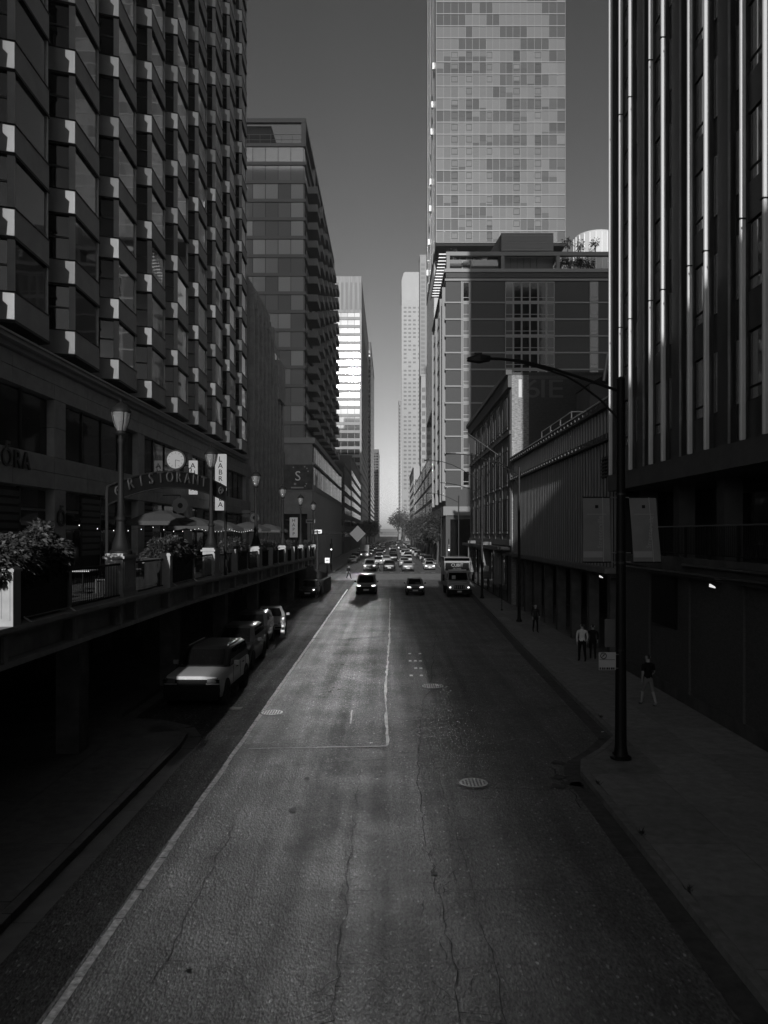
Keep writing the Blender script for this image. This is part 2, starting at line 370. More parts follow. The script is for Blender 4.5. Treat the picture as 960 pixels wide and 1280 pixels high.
# ------------------------------------------------------------------ left: hotel tower of stacked bay windows over a stone podium
hotel = thing('hotel_building', 'dark hotel tower with rows of projecting bay windows on the left, over a stone podium', 'building', (-14.2, 18, 0))
B(-40, -14.2, 15.5, 71.2, 13.0, 60).build('wall', precast, hotel)
B(-40, -13.1, 15.5, 71.2, 60.1, 107).build('upper_storeys', precast, hotel)
B(-40, -14.0, -4, 71.0, .14, 13.0).build('podium_wall', stone, hotel)
TIPX, PITCH = -13.0, 2.9
bay_pts = [(-1.25, -.45), (0, 0), (-.12, 2.95), (-1.25, 3.35)]        # plan of a bay, tip at the origin
def bay_meshes():
    d = {}
    p = bay_pts[::-1] if False else bay_pts
    ins = lambda k: [(x - k, y + (.6 * k if i < 2 else -.6 * k)) for i, (x, y) in enumerate(p)]
    out = lambda k: [(-1.25, -.45 - k), (k, -k), (-.12 + k, 2.95 + k), (-1.25, 3.35 + k)]
    d['spandrel'] = MB().prism(p, 0, .96).mesh('bay_spandrel', precast)
    d['flashing'] = MB().prism(out(.035), .96, 1.0).mesh('bay_flashing', black_metal)
    d['soffit'] = MB().prism(out(.03), -.10, 0).mesh('bay_soffit', black_metal)
    ax, ay = -1.25, -.45
    ux, uy = 1.25 / math.hypot(1.25, .45), .45 / math.hypot(1.25, .45)
    L = math.hypot(1.25, .45)
    def side(s0, s1, z0, z1, o, dep):                                # slab on the near side of the bay
        q = [(ax + ux * s0 + uy * -o * -1 * 0, ay + uy * s0)]
        nx, ny = uy, -ux                                             # outward
        a = (ax + ux * s0 + nx * o, ay + uy * s0 + ny * o); b = (ax + ux * s1 + nx * o, ay + uy * s1 + ny * o)
        c = (b[0] - nx * dep, b[1] - ny * dep); e = (a[0] - nx * dep, a[1] - ny * dep)
        return MB().prism([a, b, c, e], z0, z1)
    d['side_pane'] = side(.05, L - .24, 0, .86, -.08, .03).mesh('bay_side_pane', glass_dk)
    nx_, ny_ = uy, -ux
    d['light_patch'] = MB().extr([(ax + ux * q_ + nx_ * .014, ay + uy * q_ + ny_ * .014, z_) for q_, z_ in ((L - .012, .93), (L - .38, .93), (L - .38, .64), (L - .22, .50), (L - .26, .03), (L - .012, .03))], (-nx_ * .05, -ny_ * .05, 0)).mesh('bay_light_patch', M('light_patch', .64, .34, .85, var=.38))  # added pale plate, cut to the shape of a reflected-light patch
    d['transom'] = side(.02, L - .2, 0, .07, -.04, .1).mesh('bay_transom', dark_metal)
    d['corner_post'] = side(L - .24, L, 1.0, 2.80, 0, .16).mesh('bay_corner_post', precast)
    fx, fy = -.12, 2.95; l2 = math.hypot(fx, fy); vx, vy = fx / l2, fy / l2
    def front(s0, s1, z0, z1, o, dep):
        nx, ny = vy, -vx
        a = (vx * s0 + nx * o, vy * s0 + ny * o); b = (vx * s1 + nx * o, vy * s1 + ny * o)
        return MB().prism([a, b, (b[0] - nx * dep, b[1] - ny * dep), (a[0] - nx * dep, a[1] - ny * dep)], z0, z1)
    d['front_pane'] = front(.12, 2.78, 1.0, 2.80, -.07, .03).mesh('bay_front_pane', glass_bay)
    d['curtained'] = front(.12, 2.78, 1.0, 2.80, -.07, .03).mesh('bay_curtained_pane', M('curtain_glass', .045, .04, 0, 1.0, ns=.35, bump=.1, bdist=.06, var=.3))
    hm_ = front(.12, 2.78, 1.0, 1.9, -.07, .03); hm_.cur = 1; h2 = front(.12, 2.78, 1.903, 2.80, -.07, .03); hm_.add(h2.v, h2.f); d['half_drawn'] = hm_.mesh('bay_half_drawn_pane', [glass_bay, MATS['curtain_glass']])
    d['end_post'] = front(2.80, 2.9, 1.0, 2.80, -.01, .12).mesh('bay_end_post', grey_metal)
    d['back'] = MB().prism([(-1.25, -.30), (-.28, .12), (-.36, 2.72), (-1.25, 3.1)], 1.0, 2.80).mesh('bay_core', black_metal)
    return d
BM = bay_meshes()
for j in range(-1, 9):
    for k in range(15):
        z = 13.4 + PITCH * k; L0 = (TIPX, 26.64 + 5.12 * j, z)
        s = inst('bay_window', BM['spandrel'], hotel, L0)
        inst('light_patch', BM['light_patch'], s, L0); inst('flashing', BM['flashing'], s, L0); inst('soffit', BM['soffit'], s, L0)
        if j >= 0:
            for nm, zz in (('side_pane', 1.02), ('side_pane', 1.95)): inst(nm, BM['side_pane'], s, (L0[0], L0[1], z + zz))
            inst('transom', BM['transom'], s, (L0[0], L0[1], z + 1.88))
        inst('front_pane', BM[random.choice(('front_pane', 'front_pane', 'front_pane', 'curtained', 'half_drawn'))], s, L0); inst('corner_post', BM['corner_post'], s, L0); inst('end_post', BM['end_post'], s, L0)
        if j < 0: pass
        inst('blind_core', BM['back'], s, L0)
# podium cornice, panels, windows
B(-14.0, -13.15, -4, 71.3, 12.78, 13.06).build('cornice', precast, hotel)
B(-14.0, -13.4, -4, 71.3, 12.62, 12.775).build('cornice_moulding', precast, hotel)
MB().tube((-13.1, -4, 12.95), (-13.1, 71.3, 12.95), .035).build('conduit', grey_metal, hotel)
px0 = [20.8 + 10.36 * i - 10.36 * 2 for i in range(8)]                # pilaster starts
def panel(y0, y1, z0, z1, x=-13.6, m=None, name='stone_panel'):
    return B(-14.0, x + random.uniform(-.004, .004), y0 + .012, y1 - .012, z0 + .012, z1 - .012).build(name, m or stone, hotel)
for p in px0:
    if p + 11 < 8: continue
    for z0, z1 in ((9.1, 10.3), (10.3, 11.45)): panel(p, p + 1.1, z0, z1)
    for z0, z1 in ((3.9, 5.2), (5.2, 6.5), (6.5, 7.8)): panel(p, p + 1.1, z0, z1)
    for a in range(3):
        y0 = p + a * 3.453
        for z0, z1 in ((7.8, 8.45), (8.45, 9.1), (11.45, 12.05), (12.05, 12.6)): panel(y0, y0 + 3.453, z0, z1)
    for a in range(4):                                               # upper windows
        y0 = p + 1.1 + a * 2.315
        B(-14.0, -13.9, y0 + .03, y0 + 2.28, 9.15, 11.4).build('window_pane', glass_dk, hotel)
        B(-14.0, -13.84, y0 - .03, y0 + .03, 9.1, 11.45).build('mullion', black_metal, hotel)
    B(-14.0, -13.75, p + 1.1, p + 10.36, 9.06, 9.14).build('window_sill', stone, hotel)
# shopfront openings behind the terrace
for i, p in enumerate(px0):
    if p + 11 < 8: continue
    for a in range(4):
        y0 = p + 1.1 + a * 2.315
        if (a + i) % 3 == 1:
            lv = B(-14.0, -13.93, y0, y0 + 2.3, 4.0, 7.75).build('louvre_panel', black_metal, hotel)
            for k in range(9): B(-13.93, -13.86, y0 + .08, y0 + 2.2, 5.0 + k * .3, 5.2 + k * .3).build('slat', dark_metal, lv)
        else:
            B(-14.0, -13.94, y0 + .06, y0 + 2.25, 4.0, 6.9).build('shop_window', glass_dk, hotel)
            B(-14.0, -13.94, y0 + .06, y0 + 2.25, 7.0, 7.72).build('transom_pane', glass_dk, hotel)
            B(-14.0, -13.88, y0 - .05, y0 + .05, 4.0, 7.78).build('door_post', dark_metal, hotel)
sg = thing('restaurant_sign', 'three black letters under a small mark on the stone band, far left', 'sign', (-13.6, 27.9, 8.25))
for ch, yy in (('O', 27.18), ('R', 27.95), ('A', 28.62)): text(ch, .95, (-13.55, yy, 8.2), FACE_PX, sign_black, sg, 'letter', .04, ay='BOTTOM')
B(-13.58, -13.52, 27.12, 27.17, 8.98, 9.30).build('accent_mark', sign_black, sg); B(-13.58, -13.52, 27.17, 27.40, 9.20, 9.30).build('accent_mark', sign_black, sg); B(-13.58, -13.52, 27.17, 27.34, 9.06, 9.13).build('accent_mark', sign_black, sg)
sg = thing('letter_sign', 'single black letter O with a mark above it on a stone pilaster', 'sign', (-13.6, 31.75, 6.1))
text('O', 1.0, (-13.55, 31.7, 6.1), FACE_PX, sign_black, sg, 'letter', .04, ay='BOTTOM')
B(-13.58, -13.52, 31.6, 31.66, 6.92, 7.16).build('accent_mark', sign_black, sg); B(-13.58, -13.52, 31.66, 31.86, 7.08, 7.16).build('accent_mark', sign_black, sg)

# ------------------------------------------------------------------ raised terrace with columns, piers, planters, lamps
def zt(y_): return 4.03 - max(0, y_ - 30) * .0109
terr = thing('raised_terrace', 'raised stone terrace on columns along the left side of the street', 'terrace', (-8.1, 14, 0))
YS = [-4, 30, 83]
for a, b in zip(YS, YS[1:]):
    MB().extr([(-14.0, a, zt(a) - .9), (-14.0, a, zt(a) - .02), (-8.36, a, zt(a) - .02), (-8.36, a, zt(a) - .9)], (0, b - a, 0)).build('deck_slab', conc_dark, terr) if a < 30 else \
        MB().add([(x, yy, zt(yy) + dz) for yy in (a, b) for x, dz in ((-14.0, -.9), (-14.0, -.02), (-8.36, -.02), (-8.36, -.9))],
                 [(0, 1, 2, 3), (7, 6, 5, 4), (0, 4, 5, 1), (1, 5, 6, 2), (2, 6, 7, 3), (3, 7, 4, 0)]).build('deck_slab', conc_dark, terr)
def slope_box(x0, x1, y0, y1, d0, d1):                                # box that follows the terrace's fall
    return MB().add([(x, yy, zt(yy) + d) for x in (x0, x1) for yy in (y0, y1) for d in (d0, d1)],
                    [(0, 1, 3, 2), (4, 6, 7, 5), (0, 4, 5, 1), (2, 3, 7, 6), (0, 2, 6, 4), (1, 5, 7, 3)])
fr = []                                                              # fascia frame positions
for k in range(-1, 6):
    P = 22.9 + 12 * k; fr += [P, P + 1.4, P + 5.1, P + 8.7]
fr = [f for f in fr if f < 83] + [83]
slope_box(-8.35, -7.84, -4, 30, -.07, .03).build('coping', fascia_m, terr); slope_box(-8.35, -7.84, 30, 83, -.07, .03).build('coping', fascia_m, terr)
slope_box(-8.35, -7.98, -4, 30, -.16, -.075).build('fascia_rail', fascia_m, terr); slope_box(-8.35, -7.98, 30, 83, -.16, -.075).build('fascia_rail', fascia_m, terr)
slope_box(-8.35, -7.98, -4, 30, -.86, -.74).build('fascia_rail', fascia_m, terr); slope_box(-8.35, -7.98, 30, 83, -.86, -.74).build('fascia_rail', fascia_m, terr)
for a, b in zip(fr, fr[1:]):
    slope_box(-8.35, -8.29, a + .09, b - .09, -.735, -.165).build('fascia_panel', fascia_m, terr)
    slope_box(-8.35, -7.985, b - .085, b + .085, -.735, -.165).build('fascia_stile', fascia_m, terr)
    slope_box(-8.05, -7.99, b - .10, b - .0855, -.72, -.18).build('lit_edge_strip', M('lit_edge_strip', .6, .35, .85), terr)  # added pale strip that paints the lit edge of the stile
for yy in (10.8, 20.7, 29.9, 38.8, 48, 57.2, 66.4, 75.6):
    B(-8.86, -8.24, yy - .32, yy + .32, .14, zt(yy) - .9).build('column', M('column_conc', .09, .9, 0, .1, ns=2, na=.3), terr)
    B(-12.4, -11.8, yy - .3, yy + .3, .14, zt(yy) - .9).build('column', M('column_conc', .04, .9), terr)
aw = thing('end_wall', 'dark retaining wall closing the far end of the raised terrace beside the road', 'wall', (-7.2, 80, 0))
MB().prism([(-8.2, 72), (-6.55, 76.5), (-6.35, 83), (-14, 83), (-14, 80), (-8.2, 80)], -.02, 1.4).build('low_wall', conc_dark, aw)
MB().extr([(-8.0, 74, 1.4), (-6.9, 78, 1.4), (-6.7, 82, 1.4), (-6.7, 82, 1.75), (-6.9, 78, 2.1), (-8.0, 74, 3.0)], (-.2, 0, 0)).build('sloping_parapet', conc_dark, aw)
B(-14, -8.2, 82.4, 83, 1.4, 3.4).build('end_panel', conc_dark, aw)
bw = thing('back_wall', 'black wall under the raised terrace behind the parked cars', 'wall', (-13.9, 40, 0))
B(-14.0, -13.9, -4, 83, .14, 3.1).build('wall_face', M('dark_wall', .03, .9, ns=1, na=.4), bw)  # plain very dark wall colour, mottled by noise
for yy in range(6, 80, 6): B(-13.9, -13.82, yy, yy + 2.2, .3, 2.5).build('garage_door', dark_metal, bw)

pier_m = precast_w
def pier_mesh():
    m = MB(); m.box(-.30, .30, 0, 1.3, .0, .14); m.box(-.26, .26, .04, 1.26, .14, 1.18); m.box(-.33, .33, -.03, 1.33, 1.18, 1.26); m.box(-.27, .27, .03, 1.27, 1.26, 1.34)
    for x in (.26,):
        for a, b, c, d in ((.12, 1.18, .24, .30), (.12, 1.18, 1.04, 1.10), (.12, .18, .30, 1.04), (1.12, 1.18, .30, 1.04)): m.box(x, x + .025, a, b, c, d)
    for a, b, c, d in ((-.18, .18, .24, .29), (-.18, .18, 1.05, 1.10), (-.18, -.13, .29, 1.05), (.13, .18, .29, 1.05)): m.box(a, b, .015, .04, c, d)
    return m.mesh('terrace_pier', M('pier_stone', .30, .75, ns=4, na=.15, bump=.05))
def post_mesh():
    m = MB(); m.box(-.17, .17, -.17, .17, 0, 1.14); m.box(-.2, .2, -.2, .2, 1.14, 1.2); m.box(-.16, .16, -.16, .16, 1.2, 1.24)
    for a, b, c, d in ((-.11, .11, .12, .16), (-.11, .11, 1.0, 1.04), (-.11, -.07, .16, 1.0), (.07, .11, .16, 1.0)): m.box(a, b, -.185, -.17, c, d)
    return m.mesh('terrace_post', precast_w)
PIER, POST = pier_mesh(), post_mesh()
planter_m = M('planter_metal', .03, .9, 0, .1, ns=3, na=.2)
ORD = ['nearest', 'second', 'third', 'fourth', 'fifth', 'sixth', 'seventh']
def leaf_mass(mb, cx, cy_, cz, rx, ry, rz, n, l, rr, lo=.45):
    for _ in range(n):
        while True:
            p = Vector((rr.uniform(-1, 1), rr.uniform(-1, 1), rr.uniform(-1, 1))); q = p.length
            if lo < q < 1: break
        q_ = 1 + .22 * math.sin(5 * p.x + 3 * p.y + cx) * math.cos(4 * p.z + cy_)
        c = Vector((cx + p.x * rx * q_, cy_ + p.y * ry * q_, cz + p.z * rz * q_))
        d = Vector((p.x + rr.uniform(-.6, .6), p.y + rr.uniform(-.6, .6), p.z * .6 + rr.uniform(-.7, .25))).normalized()
        s_ = d.cross(Vector((rr.uniform(-1, 1), rr.uniform(-1, 1), rr.uniform(-1, 1)))).normalized(); ll = l * rr.uniform(.6, 1.3); w = ll * .2
        mb.quad(c, c + d * ll * .4 + s_ * w, c + d * ll - Vector((0, 0, ll * .18)), c + d * ll * .4 - s_ * w)
def railing(y0, y1, x, name_label):
    t = thing('railing', name_label, 'railing', (x, y0, zt(y0)), 'terrace railings')
    zz = zt((y0 + y1) / 2)
    B(x - .03, x + .03, y0, y1, zz + 1.02, zz + 1.08).build('top_rail', black_metal, t); B(x - .02, x + .02, y0, y1, zz + .10, zz + .14).build('bottom_rail', black_metal, t)
    n = int((y1 - y0) / .125); bm_ = B(-.009, .009, -.009, .009, 0, .88).mesh('baluster', black_metal)
    for i in range(1, n): inst('baluster', bm_, t, (x, y0 + (y1 - y0) * i / n, zz + .14))
rr = random.Random(21)
pole_prof = [(.34, 0), (.34, .10), (.28, .16), (.26, .30), (.17, .62), (.13, .95), (.12, 1.05), (.16, 1.10), (.16, 1.17), (.105, 1.24), (.09, 2.2), (.075, 3.55), (.10, 3.62), (.10, 3.70), (.06, 3.76), (.06, 3.86)]
def lamp_proto():
    t = thing('street_lamp', 'x', 'street lamp', (0, 0, 0), 'lantern lamps on the terrace piers')
    MB().lathe(0, 0, pole_prof, 12).build('pole', black_metal, t, 40)
    MB().lathe(0, 0, [(.11, 3.84), (.15, 3.90), (.13, 3.98)], 12).build('collar', black_metal, t, 40)
    gm = bpy.data.materials.new('lantern_glass'); gm.use_nodes = True; p = gm.node_tree.nodes['Principled BSDF']
    p.inputs['Base Color'].default_value = (.4, .4, .4, 1); p.inputs['Roughness'].default_value = .25; p.inputs['Transmission Weight'].default_value = .72; p.inputs['IOR'].default_value = 1.25
    g_ = MB().lathe(0, 0, [(.13, 3.98), (.19, 4.12), (.25, 4.32), (.285, 4.52), (.285, 4.58)], 10).build('lantern_glass', gm, t)
    for k in range(5):
        a = 2 * math.pi * k / 5 + .3; MB().path([(.14 * math.cos(a), .14 * math.sin(a), 3.98), (.262 * math.cos(a), .262 * math.sin(a), 4.32), (.297 * math.cos(a), .297 * math.sin(a), 4.58)], .012, 5).build('lantern_rib', black_metal, t)
    MB().lathe(0, 0, [(.045, 3.98), (.045, 4.25), (.02, 4.3)], 8).build('lamp_socket', black_metal, g_)
    MB().lathe(0, 0, [(.31, 4.57), (.32, 4.62), (.27, 4.72), (.16, 4.84), (.05, 4.90)], 12).build('cap', black_metal, t, 40)
    MB().lathe(0, 0, [(.03, 4.9), (.045, 4.95), (.012, 5.02)], 8).build('finial', black_metal, t)
    return t
lamp0 = lamp_proto()
lamp_lab = ['bell-based terrace lantern lamp left of the arched ristorante sign, largest', 'terrace lantern lamp in front of the tall white vertical sign',
            'third terrace lantern lamp from the camera, above the ring sign', 'terrace lantern lamp just left of the small white vertical sign', 'terrace lantern lamp just right of the small white vertical sign', 'farthest terrace lantern lamp, beside the traffic sign mast']
for k in range(-1, 5 + 1):
    P = 23.1 + 12 * k
    if k >= 0:
        t = thing('stone_pier', ORD[k] + ' broad stone lamp pier on the terrace edge', 'pier', (-8.3, P, zt(P)), 'lamp piers on the terrace edge')
        inst('pier_block', PIER, t, (-8.3, P, zt(P) + .03))
        l = lamp0 if k == 0 else copy_tree(lamp0)
        l.location = (-8.3, P + .62, zt(P) + 1.34); l['label'] = lamp_lab[k]; l.scale = (1, 1, .955)
        if P + 4.4 < 83:
            t = thing('stone_post', ORD[k + 1] + ' slender pale stone post on the terrace edge', 'post', (-8.1, P + 4.55, zt(P + 4)), 'slender posts on the terrace edge')
            inst('post_block', POST, t, (-8.03, P + 4.55, zt(P + 4.5) + .03))
            railing(P + 1.33, P + 4.37, -8.12, 'black terrace railing just beyond the %s lamp pier' % ORD[k])
            railing(P + 8.6, min(82.8, P + 11.97), -8.12, 'black terrace railing beyond the %s planter' % ORD[k + 1])
    else:
        t = thing('stone_post', 'nearest slender pale stone post, at the left edge of the photo', 'post', (-8.1, 15.55, 4.03), 'slender posts on the terrace edge')
        inst('post_block', POST, t, (-8.02, 16.18, 4.06)); railing(19.5, 23.08, -8.12, 'nearest black railing, between big shrub and lamp pier')
    y0, y1 = (P + 4.9, min(P + 8.5, 82.5)) if k >= 0 else (16.4, 19.4)
    if y1 - y0 > 1:
        t = thing('planter', 'dark metal planter box, %s along the terrace edge' % ORD[k + 1], 'planter', (-8.4, y0, zt(y0)), 'planters on the terrace edge')
        zz = zt((y0 + y1) / 2)
        m = MB(); m.box(-8.95, -8.08, y0, y1, zz + .12, zz + 1.02); m.build('box', planter_m, t)
        m = MB(); m.box(-8.98, -8.04, y0 - .02, y1 + .02, zz + 1.02, zz + 1.08); m.build('rim', planter_m, t)
        B(-8.13, -8.03, y1 - .14, y1, zz + .12, zz + 1.02).build('corner_angle', grey_metal, t)
        for yy in (y0 + .5, y1 - .12):
            MB().tube((-8.05, yy, zz + .14), (-7.88, yy, zz + .02), .02, n=5).build('bracket', white_metal, t)
            B(-8.6, -8.3, yy - .08, yy + .08, zz, zz + .12).build('foot', black_metal, t)
        MB().tube((-8.0, y0 + .5, zz + .13), (-8.0, y1 - .12, zz + .13), .014, n=5).build('strap', grey_metal, t)
        s = thing('shrub', ('big drooping leafy shrub filling the nearest planter' if k < 0 else 'dark shrub in the %s planter of the terrace' % ORD[k + 1]), 'shrub', (-8.5, (y0 + y1) / 2, zz + 1.0), 'terrace shrubs')
        m = MB(); n = 1500 if k < 1 else 700 if k < 2 else 380
        if k < 0:
            leaf_mass(m, -8.55, 16.7, zz + 1.32, .75, 1.5, .6, 7000, .14, rr, .25); leaf_mass(m, -8.55, 18.6, zz + 1.45, .7, 1.1, .72, 6500, .14, rr, .25)
        else:
            for q in range(3): leaf_mass(m, -8.5, y0 + (y1 - y0) * (.2 + .3 * q), zz + 1.2 + .12 * (q % 2), .6, .8, .55 + .1 * rr.random(), int(n * 1.6), .13, rr, .25)
        m.build('foliage', leaf_m, s)
        m = MB()
        for q in range(5): yy = y0 + (y1 - y0) * (q + .5) / 5; m.tube((-8.5, yy, zz + .9), (-8.5 + rr.uniform(-.2, .2), yy + rr.uniform(-.2, .2), zz + 1.5), .02, .01, 5)
        m.build('stem', bark_m, s)
def umbrella(x, y_, r, z, lab):
    t = thing('patio_umbrella', lab, 'umbrella', (x, y_, zt(y_)), 'umbrellas on the terrace')
    n = 8; m = MB(); pts = [(x + r * math.cos(2 * math.pi * k / n), y_ + r * math.sin(2 * math.pi * k / n), z - .55) for k in range(n)]
    mid = [(x + r * .5 * math.cos(2 * math.pi * k / n), y_ + r * .5 * math.sin(2 * math.pi * k / n), z - .20) for k in range(n)]
    top = (x, y_, z)
    for k in range(n):
        k2 = (k + 1) % n; m.quad(top, mid[k], mid[k2]); m.quad(mid[k], pts[k], pts[k2], mid[k2])
        lo = [(p[0], p[1], p[2] - .2) for p in (pts[k], pts[k2])]; m.quad(pts[k], lo[0], lo[1], pts[k2])
    m.build('canopy', M('umbrella_cloth', .06, .95, 0, .1), t)
    MB().tube((x, y_, zt(y_)), (x, y_, z), .03).build('pole', black_metal, t); MB().lathe(x, y_, [(.3, zt(y_)), (.3, zt(y_) + .08), (.06, zt(y_) + .12)], 10).build('base', black_metal, t)
    for k in range(n): MB().tube((x, y_, z - .08), (pts[k][0], pts[k][1], pts[k][2] + .0), .012, n=4).build('rib', black_metal, t)
for (x, y_, r, z, lab) in ((-11.2, 37.6, 1.75, 7.15, 'broad patio umbrella under the arched sign, nearest of the row'), (-11.0, 43.2, 1.6, 6.95, 'patio umbrella below the ring sign, second of the row'), (-11.0, 49.5, 1.6, 6.9, 'patio umbrella left of the third lantern lamp'), (-10.6, 57.5, 1.7, 6.9, 'patio umbrella below the far ring sign'), (-10.4, 65.5, 1.7, 6.85, 'farthest patio umbrella, before the vertical white sign')):
    umbrella(x, y_, r, z, lab)
# terrace tables and chairs seen between the planters
def chair_at(x, y_, a, lab, g):
    t = thing('chair', lab, 'chair', (x, y_, zt(y_)), g, a)
    inst('seat', CH['seat'], t, t.location); inst('backrest', CH['back'], t, t.location)
    for sx in (-.18, .18):
        for sy in (-.18, .18): o = inst('leg', CH['leg'], t, t.location); o.location = (sx, sy, 0)
CH = {'seat': B(-.21, .21, -.21, .21, .43, .47).mesh('chair_seat', dark_metal), 'back': B(-.21, .21, .19, .22, .5, .88).mesh('chair_back', dark_metal), 'leg': B(-.015, .015, -.015, .015, 0, .43).mesh('chair_leg', dark_metal)}
for i, (x, y_) in enumerate(((-10.4, 20.6), (-10.2, 25.5), (-10.5, 34.2), (-10.8, 39.0), (-10.8, 45.0), (-10.6, 52.0))):
    t = thing('cafe_table', ['square pale cafe table behind the nearest railing', 'cafe table behind the broad lamp pier', 'cafe table left of the second lamp pier', 'cafe table under the nearest umbrella', 'cafe table under the second umbrella', 'cafe table beyond the third lamp pier'][i], 'table', (x, y_, zt(y_)), 'cafe tables on the terrace')
    B(x - .4, x + .4, y_ - .4, y_ + .4, zt(y_) + .72, zt(y_) + .76).build('tabletop', M('table_top', .45, .5), t)
    MB().tube((x, y_, zt(y_)), (x, y_, zt(y_) + .72), .03).build('leg', black_metal, t); B(x - .25, x + .25, y_ - .25, y_ + .25, zt(y_), zt(y_) + .03).build('foot', black_metal, t)
    for dx, a in ((-.7, math.pi / 2), (.7, -math.pi / 2)): chair_at(x + dx, y_, a, 'dark cafe chair on the %s side of the %s terrace table' % ('street' if dx > 0 else 'shopfront', ORD[i]), 'cafe chairs on the terrace')
# string of small lit bulbs
t = thing('string_lights', 'string of tiny lit bulbs hung under the terrace umbrellas', 'string lights', (-9.6, 22, 6.2))
wire = []; bulbs = MB()
for i in range(41):
    yy = 24 + 30 * i / 40; s_ = abs(math.sin(i * math.pi / 10)); wire.append((-9.7, yy, 6.30 - .16 * s_))
MB().path(wire, .006, 4).build('wire', black_metal, t)
bl = MB().lathe(0, 0, [(.004, -.02), (.012, -.012), (.012, .008), (.004, .018)], 6).mesh('bulb', M('bulb_lit', .8, .3, em=1.6))
for i, p in enumerate(wire):
    if i % 2 == 0 or i > 18: inst('bulb', bl, t, (p[0], p[1], p[2] - .04))
# arched sign
t = thing('arch_sign', 'dark arched entrance sign reading RISTORANTE across the terrace steps', 'sign', (-9.3, 33, 4))
A0, A1 = Vector((-10.75, 29.2, 0)), Vector((-7.95, 37.2, 0)); ad_ = (A1 - A0); AL = ad_.length; au = ad_.normalized(); an = Vector((au.y, -au.x, 0)); az_ = math.atan2(au.y, au.x)
def archz(s): return 7.18 + .66 * (1 - (2 * s / AL - 1) ** 2) + .45 * s / AL
for s_, nm in ((0, 'post'), (AL, 'post')):
    p = A0 + au * s_; MB().tube((p.x, p.y, zt(p.y)), (p.x, p.y, archz(s_) + .45), .07).build(nm, black_metal, t)
m = MB(); ring = []
for i in range(17):
    s_ = AL * i / 16; p = A0 + au * s_; z = archz(s_); ring.append([tuple(p + an * .05 + Vector((0, 0, z - .08))), tuple(p - an * .05 + Vector((0, 0, z - .08))), tuple(p - an * .05 + Vector((0, 0, z + .62))), tuple(p + an * .05 + Vector((0, 0, z + .62)))])
m.loft(ring).build('arch_band', M('arch_iron', .012, .7, 0, .15), t)
for dz in (-.08, .62): MB().path([tuple(A0 + au * (AL * i / 16) + an * .06 + Vector((0, 0, archz(AL * i / 16) + dz))) for i in range(17)], .03, 5).build('arch_rail', dark_metal, t)
for i, ch in enumerate('RISTORANTE'):
    s_ = AL * (.165 + .0745 * i); p = A0 + au * s_ + an * .07; tl = math.atan((archz(s_ + .1) - archz(s_ - .1)) / .2)
    text(ch, .66, (p.x, p.y, archz(s_) + .03), (Matrix.Rotation(az_, 3, 'Z') @ Matrix.Rotation(math.pi / 2, 3, 'X') @ Matrix.Rotation(tl, 3, 'Z')).to_euler(), M('letter_bronze', .05, .7, 0, .2), t, 'letter', .02, ay='BOTTOM')
for s_ in (.55, AL - .55):                                            # scrolls at both ends
    p = A0 + au * s_; m = MB(); pts = [tuple(p + an * .08 + au * (.22 * (1 - k / 22) * math.cos(k * .55)) + Vector((0, 0, archz(s_) + .27 + .22 * (1 - k / 22) * math.sin(k * .55)))) for k in range(18)]
    m.path(pts, .035, 5).build('scroll', M('letter_bronze', .05, .7, 0, .2), t)
for s_ in (3.2, 3.7, 4.9, 5.5):
    p = A0 + au * s_; MB().path([tuple(p + au * (.12 * math.cos(k * .7)) + Vector((0, 0, archz(s_) + .75 + .12 * math.sin(k * .7)))) for k in range(9)], .02, 4).build('scroll', black_metal, t)
ck = thing('clock', 'round white clock with black rim standing on the arched sign', 'clock', (-9.35, 33.4, 8.8))
p = A0 + au * (AL * .52); cz = archz(AL * .52) + 1.13
def dsk(c, r, y_off, dep, n=28):
    return MB().extr([(c[0] + r * math.cos(2 * math.pi * k / n), c[1] + y_off, c[2] + r * math.sin(2 * math.pi * k / n)) for k in range(n)], (0, dep, 0))
cc = (p.x, p.y, cz)
dsk(cc, .44, .0, .2).build('case', black_metal, ck); dsk(cc, .375, -.02, .02).build('face', M('clock_face', .19, .7), ck)
for k in range(12):
    a = 2 * math.pi * k / 12; MB().tube((cc[0] + .27 * math.cos(a), cc[1] - .025, cc[2] + .27 * math.sin(a)), (cc[0] + .34 * math.cos(a), cc[1] - .025, cc[2] + .34 * math.sin(a)), .012, n=4).build('hour_mark', sign_black, ck)
for a, l in ((-math.pi / 2, .3), (R(-15), .2)): MB().tube((cc[0], cc[1] - .03, cc[2]), (cc[0] + l * math.cos(a), cc[1] - .03, cc[2] + l * math.sin(a)), .018, n=4).build('hand', sign_black, ck)
# blade signs and ring signs on the hotel front
t = thing('vertical_sign', 'tall white vertical sign with a column of black letters', 'sign', (-12.8, 58, 7.8))
B(-13.16, -12.34, 57.9, 58.15, 7.75, 12.0).build('board', M('backlit_sign', .75, .5, em=.32), t)
for k, ch in enumerate('LABRIOLA'): text(ch, .55, (-12.75, 57.88, 11.32 - .49 * k), FACE_CAM, sign_black, t, 'letter', .012, ay='BOTTOM')
for zz in (8.3, 11.5): B(-13.6, -13.1, 58.0, 58.06, zz, zz + .06).build('bracket', black_metal, t)
t = thing('vertical_sign', 'smaller white vertical sign half hidden behind the arched sign', 'sign', (-12.7, 50, 8.5))
B(-13.05, -12.52, 49.9, 50.1, 8.55, 10.75).build('board', M('backlit_sign', .75, .5), t)
for k, ch in enumerate('AHFH'): text(ch, .5, (-12.78, 49.88, 10.15 - .49 * k), FACE_CAM, sign_black, t, 'letter', .012, ay='BOTTOM')
B(-13.6, -13.0, 49.97, 50.03, 10.4, 10.46).build('bracket', black_metal, t)
